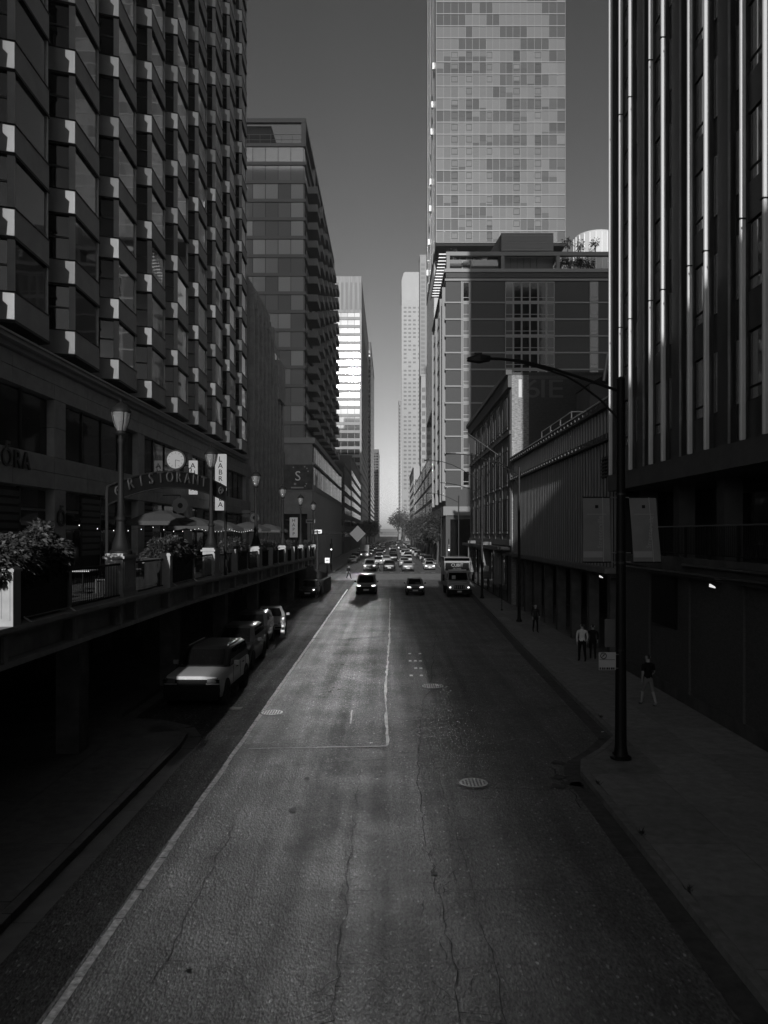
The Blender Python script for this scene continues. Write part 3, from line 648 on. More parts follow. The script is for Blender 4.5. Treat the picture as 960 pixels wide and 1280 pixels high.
def ring_sign(x, y_, z, r, hole, lab, sc=0):
    t = thing('ring_sign', lab, 'sign', (x, y_, z), 'round shop signs'); n = 40; o = MB(); i_ = []
    V = []
    for k in range(n):
        a = 2 * math.pi * k / n; q = r * (1 + sc * math.cos(10 * a)); V.append((x + q * math.cos(a), y_, z + q * math.sin(a))); 
    W = [(x + hole * math.cos(2 * math.pi * k / n), y_, z + hole * math.sin(2 * math.pi * k / n)) for k in range(n)]
    al = V + W + [(a, b + .1, c) for a, b, c in V + W]; F = []
    for k in range(n):
        k2 = (k + 1) % n; F += [(k, k2, n + k2, n + k), (2 * n + k, 3 * n + k, 3 * n + k2, 2 * n + k2), (k, 2 * n + k, 2 * n + k2, k2), (n + k, n + k2, 3 * n + k2, 3 * n + k)]
    o.add(al, F).build('ring', sign_grey if sc else sign_white, t)
    dsk((x, y_ + .06, z), hole + .02, 0, .03).build('hub', sign_black, t)
    MB().tube((-13.6, y_ + .05, z + r + .15), (x, y_ + .05, z + r + .15), .025).build('bracket', black_metal, t); MB().tube((x, y_ + .05, z + r + .15), (x, y_ + .05, z + r * .8), .015).build('hanger', black_metal, t)
ring_sign(-12.55, 46, 7.68, .47, .16, 'scalloped round doughnut-shaped sign under the arched sign', .05)
ring_sign(-12.4, 70.5, 7.45, .42, .18, 'plain white ring-shaped sign beside the third lantern lamp')
t = thing('oval_sign', 'pair of flat oval signs left of the white ring sign', 'sign', (-12.9, 69.5, 7.6))
for zz in (7.62, 7.98):
    MB().extr([(-12.98 + .42 * math.cos(2 * math.pi * k / 20), 69.5, zz + .15 * math.sin(2 * math.pi * k / 20)) for k in range(20)], (0, .08, 0)).build('oval_plate', sign_grey, t)
B(-13.6, -13.2, 69.52, 69.56, 7.78, 7.82).build('bracket', black_metal, t)

# ------------------------------------------------------------------ left row beyond the hotel
gb = thing('gothic_building', 'narrow stone building with tall vertical piers and a small gable, beyond the hotel', 'building', (-13.7, 75, 0))
gst = M('gothic_stone', .30, .8, ns=1.5, na=.2)
B(-30, -13.7, 74.5, 96, .14, 28.6).build('wall', gst, gb)
for i in range(9):
    yy = 75 + 2.55 * i; B(-13.7, -13.25, yy, yy + .7, .15, 29.6 if i < 6 else 25.8).build('pier', gst, gb)
    if i < 8:
        for k in range(7):
            B(-13.69, -13.62, yy + .8, yy + 2.45, 5.2 + 3.3 * k, 7.7 + 3.3 * k).build('window_pane', pane_dim, gb)
            B(-13.69, -13.5, yy + .7, yy + 2.55, 4.4 + 3.3 * k, 5.15 + 3.3 * k).build('spandrel', gst, gb)
MB().extr([(-18, 77, 28.6), (-13.4, 77, 28.6), (-13.4, 77, 30.4), (-15.2, 77, 33.4), (-17, 77, 32.2), (-18, 77, 30.4)], (0, 9, 0)).build('gable', gst, gb)
MB().tube((-15.4, 78.5, 33), (-15.4, 78.5, 36.6), .06).build('spire_rod', grey_metal, gb)
for zz in (34.3, 34.9): B(-15.7, -15.1, 78.47, 78.53, zz, zz + .05).build('crossbar', grey_metal, gb)
MB().prism([(-13.7, 91), (-13.0, 91), (-13.0, 95.8), (-13.7, 95.8)], 22, 26.6).build('turret', gst, gb)

cp = thing('podium_building', 'corner retail podium with a poster wall facing the camera, under the balcony tower', 'building', (-13.5, 136, 0))
pm = M('podium_panel', .17, .7, ns=.8, na=.15); pm_l = M('podium_frame', .24, .7)
B(-48, -13.7, 136.2, 216, .14, 22.6).build('wall', pm, cp)
B(-48, -13.2, 135.8, 216, 22.0, 23.0).build('roof_edge', pm_l, cp)
B(-48, -13.4, 136.0, 216, 13.6, 14.5).build('band', pm_l, cp)
B(-13.7, -13.3, 135.9, 216, 18.2, 18.6).build('band', pm_l, cp)
for i in range(20):
    yy = 137 + 4 * i
    for z0, z1 in ((14.7, 18.1), (18.7, 21.9)):
        B(-13.7, -13.6, yy + .2, yy + 3.7, z0, z1).build('window_pane', pane_dim if (i * 7 + int(z0)) % 3 else glass, cp)
    B(-13.7, -13.3, yy - .25, yy + .2, .2, 13.6).build('pier', pm_l, cp); B(-13.7, -13.62, yy + .3, yy + 3.7, .6, 13.0).build('shop_window', glass, cp)
B(-20.4, -18.6, 136.0, 136.2, 15.2, 20.4).build('tall_window', pane_dim, cp)
B(-47, -14.6, 136.05, 136.2, 1, 9.5).build('shop_window', glass, cp)
po = thing('wall_poster', 'large dark poster panel with a big white letter S on the podium corner', 'poster', (-16, 135.8, 13.6))
B(-19.0, -13.6, 135.65, 135.79, 13.8, 18.2).build('panel', M('poster_dark', .035, .6, ns=1.2, na=.6), po)
text('S', 2.4, (-16.2, 135.62, 14.9), FACE_CAM, sign_white, po, 'letter', .01, ay='BOTTOM')
B(-17.4, -15.2, 135.6, 135.64, 14.0, 14.25).build('printed_bar', sign_grey, po); B(-16.9, -16.5, 135.6, 135.64, 14.6, 14.95).build('printed_bar', sign_grey, po)
for dx, dz in ((-14.9, 14.3), (-14.7, 14.7), (-14.6, 17.4), (-15.0, 17.7), (-14.4, 16.9), (-17.0, 17.6)): B(dx - .12, dx + .12, 135.6, 135.64, dz, dz + .22).build('printed_dot', sign_grey, po)
po = thing('wall_poster', 'dim arched poster panel left of the big letter S', 'poster', (-21, 135.8, 13.6))
MB().extr([(-24.2, 135.6, 13.8), (-19.3, 135.6, 13.8), (-19.3, 135.6, 18.2), (-21.2, 135.6, 18.2), (-22.8, 135.6, 17.6), (-24.0, 135.6, 16.4)], (0, .15, 0)).build('panel', M('poster_grey', .06, .6, ns=.9, na=.6), po)
text('OOOM', .7, (-21.8, 135.55, 16.0), FACE_CAM, sign_grey, po, 'letter', .01)

ct = thing('balcony_tower', 'dark glass apartment tower with balconies and an open roof frame, left', 'building', (-15.5, 141.7, 0))
cm = M('tower_slab', .14, .6); cg = M('tower_glass', .20, .06, 0, 1.0, ns=.12, bump=.05, bdist=.05, var=.15); cgl = M('tower_blind', .32, .2, 0, .5, var=.2)
B(-44, -15.9, 142.1, 216, 23, 78).build('core', M('tower_core', .03, .3, 0, .8), ct)
FZ = [23 + 3.42 * i for i in range(17)]
xs_ = [-44 + 2.34 * i for i in range(12)] + [-15.9]
for i, z in enumerate(FZ):
    B(-44.2, -15.5, 141.7, 216, z - .25, z + .35).build('floor_slab', cm, ct)
    if i == 16: break
    for a, b in zip(xs_[2:], xs_[3:]):
        B(a + .05, b - .05, 141.95, 142.1, z + .35, z + 3.17).build('window_pane', cgl if random.random() < .33 else cg, ct)
    B(-15.9, -15.72, 142.2, 145, z + .35, z + 3.17).build('side_pane', cg, ct)
for i in range(1, 16):
    z = FZ[i]
    if i > 14: continue
    for k in range(6):
        y0 = 146 + 11.5 * k
        B(-15.9, -13.7, y0, y0 + 6.5, z - .22, z + .02).build('balcony_floor', cm, ct)
        bb = B(-13.78, -13.7, y0, y0 + 6.5, z + .02, z + 1.12).build('balcony_front', cm, ct)
        B(-15.5, -13.78, y0, y0 + .06, z + .02, z + 1.1).build('balcony_side', cm, bb)
        B(-15.9, -15.8, y0 + .5, y0 + 6, z + .35, z + 2.9).build('balcony_door', M('door_glass', .4, .2) if (i * 5 + k * 3) % 4 else cg, ct)
B(-44, -43.2, 141.7, 216, 78, 83).build('roof_wall', cm, ct)
B(-44.2, -15.5, 141.7, 142.5, 81.9, 82.7).build('roof_beam', cm, ct); B(-16.3, -15.5, 142.5, 216, 81.9, 82.7).build('roof_beam', cm, ct)
for yy in (141.75, 160, 178, 196, 215): B(-16.3, -15.5, yy, yy + .9, 78, 81.9).build('roof_post', cm, ct)
B(-44, -22, 143, 150, 77.6, 81.85).build('roof_room', M('roof_dark', .03, .6), ct)
for k in range(12): B(-38 + 2 * k, -37.94 + 2 * k, 142.0, 142.06, 77.9, 79.8).build('roof_rail_post', cm, ct)
B(-40, -16, 142.0, 142.05, 79.75, 79.85).build('roof_rail', cm, ct); B(-40, -16, 142.0, 142.04, 78.8, 78.88).build('roof_rail', cm, ct)

gt = thing('office_tower', 'pale banded office tower flashing the sun at the street\'s left end', 'building', (-13.5, 370, 0))
om = M('office_metal', .17, .55, ns=.3, na=.15)
B(-60, -13.9, 370.6, 500, .14, 130).build('core', om, gt)
B(-60, -13.6, 370.1, 500, 112.5, 130).build('crown', M('office_crown', .2, .7, ns=1.5, na=.2, stretch=(1, 1, .06)), gt)
for i in range(27):
    z = 8.5 + 3.9 * i
    B(-60, -13.6, 370.0, 370.6, z - .85, z + .55).build('spandrel', om, gt)
    bg2 = i in (0, 1, 2, 3, 4)
    for a, b in ((-31, -27.3), (-26.7, -23.6), (-23.4, -20.3), (-20.1, -17.0), (-16.8, -14.4)):
        B(a, b, 370.35, 370.6, z + .56, z + 3.04).build('window_pane', glass_refl if i > 4 else pane_dim, gt)
    B(-13.9, -13.5, 371.2, 500, z - .7, z + .4).build('side_band', om, gt)
for x in (-27.0,): B(x - .3, x + .3, 369.9, 370.0, 5, 112).build('pier', om, gt)
B(-14.4, -13.5, 369.9, 371.2, .2, 112.5).build('corner_pier', om, gt)
for i in range(8): B(-30 + i * 2.2, -28.9 + i * 2.2, 369.98, 370.1, 114, 127).build('crown_panel', M('office_crown_dark', .14, .7), gt)
def slab_tower(name, lab, x0, x1, y0, y1, z, base, fl, glassm, wmat, cols=0, base_z=.15):
    t = thing(name, lab, 'building', ((x0 + x1) / 2, y0, 0))
    B(x0, x1, y0, y1, base_z, z).build('wall', wmat, t)
    m = MB(); c = cols or max(2, int((x1 - x0) / 3)); w = (x1 - x0) / c
    k = 0; zz = base
    while zz + fl < z - 1.2:
        for i in range(c):
            m.box(x0 + w * (i + .16), x0 + w * (i + .84), y0 - .12, y0 - .003, zz, zz + fl * .55)
        zz += fl
    m.build('window', glassm, t, kind='stuff')
    sx = x1 if x1 < 0 else x0; m = MB(); d = 1 if x1 < 0 else -1; zz = base
    while zz + fl < z - 1.2:
        q = y0 + 1.2
        while q + 3 < y1:
            m.box(min(sx + d * .004, sx + d * .12), max(sx + d * .004, sx + d * .12), q, q + 2.2, zz, zz + fl * .55); q += 3.4
        zz += fl
    m.build('side_window', glassm, t, kind='stuff')
    B(x0 - .25, x1 + .25, y0 - .25, y1 + .25, z, z + .8).build('roof_edge', wmat, t)
    return t
wl_ = M('tower_mid', .2, .75); wd_ = M('tower_deep', .10, .75)
slab_tower('slab_tower', 'slender dark slab tower just right of the flashing office tower', -45, -12.9, 520, 640, 135, 6, 3.4, glass, wd_)
slab_tower('slab_tower', 'low far block on the left, last before the gap of sky', -60, -13.0, 900, 1000, 104, 6, 3.2, glass, wd_)
slab_tower('brick_block', 'dark low block on the left beyond the podium, under the office tower', -50, -13.3, 225, 262, 26, 5, 3.4, glass, wd_)
slab_tower('brick_block', 'dark low block against the foot of the office tower', -50, -13.6, 272, 360, 33, 5, 3.6, glass, wd_)

# ------------------------------------------------------------------ right: finned office building
fb = thing('finned_building', 'dark office building with pale vertical fins along the right edge', 'building', (10, 12, 0))
fm = M('fin_panel', .022, .4, .2, .6, ns=1.2, na=.3); base_m = M('fin_base', .07, .7, ns=1.5, na=.2)
B(9.9, 48, -40, 33.9, 7.9, 84).build('wall', fm, fb)
B(9.62, 48, -40, 33.9, 7.85, 8.55).build('base_beam', base_m, fb)
FP = 2.97; Z0 = 8.6
spm = fm
def win_mesh(w, h): return B(0, .04, 0, w, 0, h)
wW = {}
def finpane(name, y0, y1, z0, z1, x, m, par): return B(x, x + .05, y0, y1, z0, z1).build(name, m, par)
gfin = glass_mat('fin_glass', .075, .05, .5, .05, var=.35, ws=.5); gfin.node_tree.nodes['Principled BSDF'].inputs['IOR'].default_value = 2.4
for k in range(4):
    o = -3.7 * k
    A, Bf, T, S = 32.15 + o, 30.85 + o, 29.35 + o, 28.5 + o
    B(9.74, 9.9, T, 30.22 + o, 8.55, 84).build('pilaster', fm, fb)
    B(9.68, 9.74, T, T + .05, 8.55, 84).build('pilaster_edge', grey_metal, fb)
    for f in range(9):
        z = Z0 + FP * f
        B(9.80, 9.9, Bf, A, z - .04, z + 1.02).build('spandrel', fm, fb)
        finpane('window_pane', Bf + .12, A - .12, z + 1.42, z + 2.86, 9.84, gfin, fb)
        finpane('lower_pane', Bf + .12, A - .12, z + 1.06, z + 1.36, 9.84, gfin, fb)
        B(9.82, 9.9, Bf + .1, A - .1, z + 1.36, z + 1.42).build('window_rail', black_metal, fb)
        finpane('narrow_pane', 30.26 + o, Bf - .12, z + 1.06, z + 2.86, 9.845, gfin, fb)
        finpane('narrow_pane', S + .1, T - .12, z + 1.06, z + 2.86, 9.845, gfin, fb)
    B(9.82, 9.9, Bf + .1, A - .1, 8.55 + FP * 9, 84).build('upper_panel', fm, fb)
fin_plan = [(.10, -.04)] + [(-.058 * math.sin(a), -.058 * math.cos(a)) for a in [math.pi * i / 8 for i in range(9)]] + [(.10, .04)]
fin_me = MB().prism([(x, y_) for x, y_ in fin_plan][::-1], 0, 75.4).mesh('fin_profile', M('fin_enamel', .42, .38), 50)
stem_me = B(.1, .26, -.03, .03, 0, 75.4).mesh('fin_stem', fm)
for yy in [p - 3.7 * k for k in range(5) for p in (32.15, 30.85)] + [33.62]:
    o = inst('fin', fin_me, fb, (9.64, yy, 8.56)); inst('fin_stem', stem_me, o, (9.64, yy, 8.56))
for yy in [p - 3.7 * k for k in range(-0, 5) for p in (32.15, 30.85)]:
    for zz in (14.6, 23.5, 32.4): B(9.555, 9.73, yy - .085, yy + .085, zz, zz + .03).build('fin_joint', black_metal, fb)
B(9.72, 9.9, 33.75, 33.95, 8.55, 84).build('end_trim', black_metal, fb)
# walkway level under it
ww = thing('walkway', 'raised concrete walkway along the base of the finned building, right', 'walkway', (10, 20, 0))
B(9.95, 16, -40, 33.9, 4.75, 5.1).build('slab', conc_dark, ww)
B(9.8, 9.95, -40, 29.5, 4.55, 5.2).build('slab_edge', conc_dark, ww)
MB().tube((9.72, 12, 4.95), (9.72, 25.5, 4.95), .06).build('pipe', dark_metal, ww); MB().tube((9.7, 12, 4.72), (9.7, 33, 4.66), .05).build('pipe', dark_metal, ww)
lob = M('lobby_wall', .055, .6, ns=1, na=.3)
B(13.2, 13.4, -40, 33.9, 5.1, 7.85).build('lobby_wall', lob, ww)
for yy in (17.5, 21.4, 25.3, 29.2, 33.2): B(10.9, 11.5, yy - .3, yy + .3, 5.1, 7.85).build('column', base_m, ww)
B(13.1, 13.2, 24.3, 25.5, 5.1, 7.3).build('door', black_metal, ww); B(13.12, 13.2, 26.0, 28.6, 5.6, 7.5).build('lobby_window', glass_dk, ww); B(13.12, 13.2, 20.2, 23.4, 5.6, 7.5).build('lobby_window', glass_dk, ww)
t = thing('railing', 'long black railing along the raised walkway on the right', 'railing', (9.9, 20, 5.1))
B(9.84, 9.90, 10, 29.6, 6.22, 6.27).build('top_rail', M('rail_cap', .12, .35, .6), t); B(9.85, 9.89, 10, 29.6, 5.32, 5.35).build('bottom_rail', black_metal, t)
bal = B(-.01, .01, -.01, .01, 0, .88).mesh('walkway_baluster', black_metal)
for i in range(150): inst('baluster', bal, t, (9.87, 10 + .13 * i, 5.35))
for i in range(11): B(9.83, 9.91, 10 + 1.95 * i, 10.06 + 1.95 * i, 4.9, 6.22).build('rail_post', black_metal, t)
lw = thing('retaining_wall', 'long dark brick wall along the right pavement below the walkway', 'wall', (10.2, 20, 0))
B(10.2, 12, -40, 34, .1, 4.72).build('wall_face', brick_dk, lw)
B(10.14, 10.2, -40, 34, .12, .55).build('plinth', conc_dark, lw)
for yy in range(-2, 34, 4): B(10.12, 10.2, yy + .0, yy + .55, .55, 4.7).build('buttress', brick_dk, lw)
B(10.1, 10.2, 27.2, 29.6, 2.6, 4.4).build('vent_panel', black_metal, lw)
for (x, yy, zz, lab) in ((9.75, 35.4, 4.02, 'small lit lamp under the ledge, left of the banner post'), (9.75, 23.2, 4.42, 'small lit lamp under the walkway, right of the banner post')):
    t = thing('wall_lamp', lab, 'lamp', (x, yy, zz), 'lit lamps under the walkway')
    B(x - .1, x + .45, yy - .12, yy + .12, zz + .1, zz + .16).build('bracket', black_metal, t)
    MB().extr([(x - .08, yy - .05, zz - .03), (x + .08, yy - .05, zz - .07), (x + .06, yy - .05, zz - .02), (x - .07, yy - .05, zz + .06)], (0, .1, 0)).build('lens', M('wall_lamp_lit', .8, .3, em=.8), t)

# ------------------------------------------------------------------ corrugated hall over an arcade
ch = thing('corrugated_hall', 'raised metal-ribbed hall with two bolted beams on the right', 'building', (10, 34, 0))
cor = M('corrugated_metal', .22, .5, .1, .5, ns=2, na=.2, stretch=(1, 1, .3)); cor_d = M('corrugated_dark', .02, .7, 0, .2); beam_m = M('beam_iron', .05, .6, ns=4, na=.3)
B(10.14, 30, 34.2, 62.6, 4.45, 12.0).build('wall', cor_d, ch)
rib = MB().prism([(.15, -.14), (.12, -.14), (.10, -.12), (.10, .12), (.12, .14), (.15, .14)][::-1], 0, 5.8).mesh('lower_rib', cor)  # pale ribs over a dark backing put the lit stripes into the colour
rib2 = B(.09, .15, -.12, .12, 0, 1.15).mesh('upper_fin', M('fin_pale', .3, .55))
for i in range(51):
    yy = 34.45 + .555 * i
    inst('rib', rib, ch, (10.0, yy, 4.45)); inst('louvre_fin', rib2, ch, (10.0, yy, 10.62))
B(9.88, 10.4, 34.2, 62.8, 10.28, 10.58).build('lower_beam', beam_m, ch); B(9.84, 10.4, 34.2, 62.8, 11.78, 12.12).build('upper_beam', beam_m, ch)
B(9.80, 10.5, 34.2, 62.8, 12.12, 12.2).build('coping', M('coping_metal', .4, .4, .5), ch)
bo = B(-.05, 0, -.05, .05, -.05, .05).mesh('bolt_block', M('bolt_light', .09, .7, 0, .2))
for i in range(34):
    inst('bolt', bo, ch, (9.84, 34.9 + .83 * i, 11.95)); inst('bolt', bo, ch, (9.88, 34.9 + .83 * i, 10.43))
B(9.55, 10.6, 34.1, 63, 4.22, 4.45).build('ledge', M('ledge_conc', .13, .8, ns=3, na=.2), ch)
B(10.1, 24, 34.1, 63, 4.0, 4.22).build('floor_slab', conc_dark, ch)
lv = B(10.1, 10.3, 35.0, 36.5, 8.6, 9.6).build('vent_grille', black_metal, ch)
for k in range(6): B(10.02, 10.12, 35.05, 36.45, 8.65 + .16 * k, 8.72 + .16 * k).build('louvre', dark_metal, lv)
for i in range(8): B(10.2, 10.7, 35.5 + 3.7 * i, 36.0 + 3.7 * i, .14, 4.0).build('arcade_column', conc_dark, ch)
B(15.8, 16, 34.1, 63, .14, 4.0).build('arcade_wall', M('dark_wall', .03, .9), ch)
t = thing('roof_railing', 'white pipe guard rail on the ribbed hall\'s roof', 'railing', (12, 50, 12.2))
for (a, b) in (((10.9, 46), (10.9, 55)), ((10.9, 46), (13.5, 46))):
    for zz in (12.8, 13.3): MB().tube((a[0], a[1], zz), (b[0], b[1], zz), .035, n=6).build('rail', white_metal, t)
for p in ((10.9, 46), (10.9, 49), (10.9, 52), (10.9, 55), (13.5, 46)): MB().tube((p[0], p[1], 12.1), (p[0], p[1], 13.3), .04, n=6).build('rail_post', white_metal, t)

# ------------------------------------------------------------------ old brick building with painted numerals
ob = thing('brick_building', 'old four-storey brick building with painted numerals on its side wall', 'building', (10, 63, 0))
ob_m = M('old_brick', .09, .9, ns=9, na=.25, bump=.25, stretch=(1, 1, 3)); ob_p = M('old_brick_pale', .2, .9, ns=4, na=.5, bump=.4, stretch=(1, 1, 3)); ob_d = M('dim_brick', .05, .85, ns=6, na=.25, bump=.2, stretch=(1, 1, 3))
B(10, 24, 63.2, 95, .14, 19.0).build('wall', ob_m, ob)
B(10.02, 11.42, 63.0, 63.2, .14, 19.0).build('corner_pier', ob_p, ob)
B(11.42, 16.5, 63.1, 63.2, .14, 18.7).build('side_wall', ob_d, ob)  # shadow edge put into the colour: side wall darker than the pier
B(9.7, 10.0, 62.9, 95.2, 18.0, 19.0).build('cornice', ob_m, ob); B(9.5, 10.0, 62.8, 95.4, 19.0, 19.4).build('cornice', ob_m, ob); B(10, 24, 63.3, 95, 19.0, 19.3).build('roof', ob_d, ob)
B(9.85, 10.0, 63.2, 95, 14.2, 14.5).build('string_course', ob_m, ob); B(9.85, 10.0, 63.2, 95, 5.0, 5.5).build('string_course', ob_m, ob)
for i in range(7):
    yy = 65.0 + 4.4 * i
    for z0, h in ((6.2, 2.7), (10.2, 2.8), (15.0, 2.6)):
        w = MB().box(9.985, 10.05, yy, yy + 2.2, z0, z0 + h).build('window_frame', M('old_frame', .05, .6), ob)
        B(9.95, 9.985, yy + .1, yy + 1.05, z0 + .1, z0 + h - .1).build('pane', glass_old, w); B(9.95, 9.985, yy + 1.15, yy + 2.1, z0 + .1, z0 + h - .1).build('pane', glass_old, w)
        B(9.93, 10.0, yy - .1, yy + 2.3, z0 - .2, z0 - .02).build('sill', ob_m, ob); B(9.95, 10.0, yy - .1, yy + 2.3, z0 + h + .02, z0 + h + .3).build('lintel', ob_m, ob)
    B(9.96, 10.0, yy - 1.5, yy - .75, 5.5, 18.0).build('pilaster', ob_m, ob)
    B(9.93, 9.99, yy, yy + 2.6, .3, 4.2).build('shop_window', glass_dk, ob)
for ch_, x, s_ in (('1', 10.72, 2.15), ('6', 11.72, 2.15), ('1', 12.6, 2.15), ('E', 13.62, 2.15)): text(ch_, s_, (x, 62.98 if x < 11.4 else 63.08, 16.75), FACE_CAM, M('painted_numeral', .5, .85) if x < 11 else M('shaded_numeral', .11, .85), ob, 'painted_numeral', .004, ay='BOTTOM', width=1.35)  # numerals off the pier are darker, shade put into their colour
B(9.2, 10.2, 62.9, 63.0, 4.2, 4.35).build('ledge', conc_dark, ob)
B(9.0, 10.0, 64, 95, 4.6, 4.9).build('canopy', M('canopy_dark', .03, .6), ob)
t = thing('roof_block', 'plain pale stair block on the roof in front of the painted wall', 'building', (16, 58, 12))
B(14.6, 17.4, 56, 60, 12, 16.9).build('wall', M('render_grey', .11, .85, ns=.6, na=.15), t); MB().extr([(14.5, 55.9, 16.9), (17.5, 55.9, 16.9), (17.5, 55.9, 18.6)], (0, 4.2, 0)).build('sloped_roof', cor_d, t)
B(17.4, 30, 55, 62, 12, 18.4).build('dark_wing', M('wing_dark', .015, .8), t); MB().tube((15.6, 55.9, 17.1), (15.9, 55.9, 19.1), .14).build('vent_pipe', grey_metal, t)
t = thing('flagpole', 'slanting flagpole with a limp flag on the old brick building', 'flagpole', (9.9, 76, 12))
MB().tube((9.85, 70, 13.2), (7.9, 79, 16.4), .05).build('pole', M('pole_grey', .2, .4, .5), t); MB().extr([(8.0, 78.6, 16.2), (8.5, 76.4, 15.3), (8.5, 76.4, 13.9), (8.15, 77.7, 14.2)], (.05, .03, 0)).build('flag', M('flag_cloth', .12, .8), t)
pat = M('panel_pattern', .16, .6)
for i, (yy, w, lab, dots) in enumerate(((88, .9, 'shop panel with a column of ring marks, above the truck', 0), (74.5, 1.1, 'dotted shop panel behind the far pole', 1), (66.5, .5, 'narrow shop panel with a round emblem on a stem', 2))):
    t = thing('shop_panel', lab, 'sign', (9.4, yy, 2))
    B(9.0, 9.9, yy, yy + .08, 1.6, 5.2 - .4 * (i == 2)).build('board', M('panel_grey', .09, .6), t)
    if dots == 1:
        d_ = MB()
        for a in range(6):
            for b in range(20): d_.box(9.08 + .13 * a, 9.15 + .13 * a, yy - .02, yy - .003, 1.8 + .165 * b, 1.88 + .165 * b)
        d_.build('printed_dot', pat, t, kind='stuff')
    elif dots == 0:
        for b in range(4):
            m = MB(); V = [(9.5 + .26 * math.cos(k * .4), yy - .015, 2.2 + .8 * b + .26 * math.sin(k * .4)) for k in range(17)]; m.path(V, .05, 4); m.build('printed_ring', pat, t)
    else:
        m = MB(); V = [(9.4 + .2 * math.cos(k * .4), yy - .015, 4.1 + .2 * math.sin(k * .4)) for k in range(17)]; m.path(V, .05, 4); m.build('printed_ring', pat, t); B(9.36, 9.44, yy - .03, yy - .003, 2.4, 3.9).build('printed_stem', pat, t)

# ------------------------------------------------------------------ mid-rise with pale floor lines and a roof terrace
mr_ = thing('midrise_building', 'brick mid-rise gridded by pale floor lines, with a planted roof terrace', 'building', (10, 139, 0))
line_m = M('floor_line', .21, .7); frame_m = M('window_frame_grey', .22, .6)
B(10.2, 48, 139.25, 180, .14, 52.4).build('wall', brick_condo, mr_)
zl = [47.85 - 3.03 * i for i in range(12)]
for z in zl: B(10.0, 48, 139.0, 180, z - .13, z + .13).build('floor_line', line_m, mr_)
B(10.0, 48, 138.9, 180, 51.75, 52.1).build('floor_line', line_m, mr_)
B(9.9, 48, 138.8, 180, 53.3, 53.9).build('parapet', line_m, mr_); B(10.2, 48, 139.1, 180, 52.4, 53.3).build('parapet_wall', brick_condo, mr_)
def wincol(x0, x1, n, tall=True):
    for i, z in enumerate(zl):
        top = (zl[i - 1] - .16) if i else 51.6
        w_ = (x1 - x0) / n
        for k in range(n):
            a, b = x0 + w_ * k, x0 + w_ * (k + 1)
            f = B(a + .02, b - .02, 139.02, 139.25, z + .15, top).build('window_frame', frame_m, mr_)
            pm_ = pane_dim if (n == 1 or k == 0) and random.random() < .75 else glass_dk
            B(a + .16, b - .16, 138.98, 139.02, z + .95, top - .15).build('pane', pm_, f)
            B(a + .16, b - .16, 138.98, 139.02, z + .28, z + .82).build('pane', glass_dk if pm_ is glass_dk else pane_dim, f)
wincol(13.2, 14.5, 1); wincol(20.9, 29.9, 6); wincol(36.2, 37.8, 1); wincol(16.4 - .0, 16.5, 1) if False else None
B(12.95, 13.15, 138.93, 139.0, 14, 51.7).build('mullion_strip', line_m, mr_); B(14.55, 14.75, 138.93, 139.0, 14, 51.7).build('mullion_strip', line_m, mr_)
for i, z in enumerate(zl):                                            # street side bays
    for y0 in (141, 148, 155, 162, 169, 175):
        f = B(9.95, 10.2, y0, y0 + 4.6, z + .2, z + 2.8).build('side_window', frame_m, mr_); B(9.90, 9.95, y0 + .25, y0 + 4.3, z + .4, z + 2.6).build('pane', glass, f)
for y0 in (140.3, 147.2, 161, 174): B(9.6, 10.2, y0, y0 + .5, 12, 51).build('side_fin', line_m, mr_)
B(9.7, 48, 138.6, 180, 9.3, 10.9).build('podium_band', M('band_grey', .16, .7), mr_)
for k in range(7): B(11 + 5 * k, 15.4 + 5 * k, 139.1, 139.25, 1, 8.6).build('shop_window', glass_dk, mr_)
# roof terrace
roofm = M('roof_grey', .17, .65); B(10.2, 48, 138.9, 139.7, 56.3, 57.0).build('roof_beam', roofm, mr_)
for x in (10.3, 20.2, 30.2, 47): B(x, x + .6, 138.95, 139.6, 53.9, 56.3).build('roof_post', roofm, mr_)
B(10.9, 20.2, 143, 143.3, 53.9, 57.0).build('penthouse_glass', M('penthouse_glass', .10, .1, 0, .8), mr_)
f = B(13.4, 15.2, 142.8, 143, 53.9, 56.8).build('terrace_door', line_m, mr_); B(13.65, 14.95, 142.74, 142.8, 54.1, 56.6).build('pane', pane_dim, f)
B(20.8, 30.0, 141, 160, 53.9, 57.0).build('roof_room', M('roof_room', .08, .7), mr_)
for k in range(6): B(21 + 1.2 * k, 21.04 + 1.2 * k, 140.9, 141, 53.9, 57).build('cladding_joint', black_metal, mr_)
mb = B(20.4, 29.9, 140.2, 160, 57.6, 60.9).build('plant_room', M('plant_room', .20, .6), mr_)
for k in range(10): B(20.4, 29.9, 140.12, 140.2, 57.7 + .32 * k, 57.92 + .32 * k).build('siding_board', M('siding', .19, .6, var=.05), mb)
MB().extr([(18.4, 141, 57.7), (20.4, 141, 57.7), (20.4, 141, 60.9)], (0, 14, 0)).build('stair_slope', M('plant_dark', .07, .7), mb)
for k in range(15):
    y0 = 139.3 + 1.75 * k; B(8.9, 10.5, y0, y0 + .95, 56.6, 56.78).build('pergola_slat', M('pergola_slat', .75, .5), mr_)
B(8.85, 8.95, 139, 166, 56.4, 56.78).build('pergola_beam', black_metal, mr_); B(10.5, 10.65, 139, 166, 56.0, 56.8).build('pergola_beam', black_metal, mr_)
for y0 in (140, 152, 165): B(10.5, 10.65, y0, y0 + .15, 52, 56).build('pergola_post', roofm, mr_)
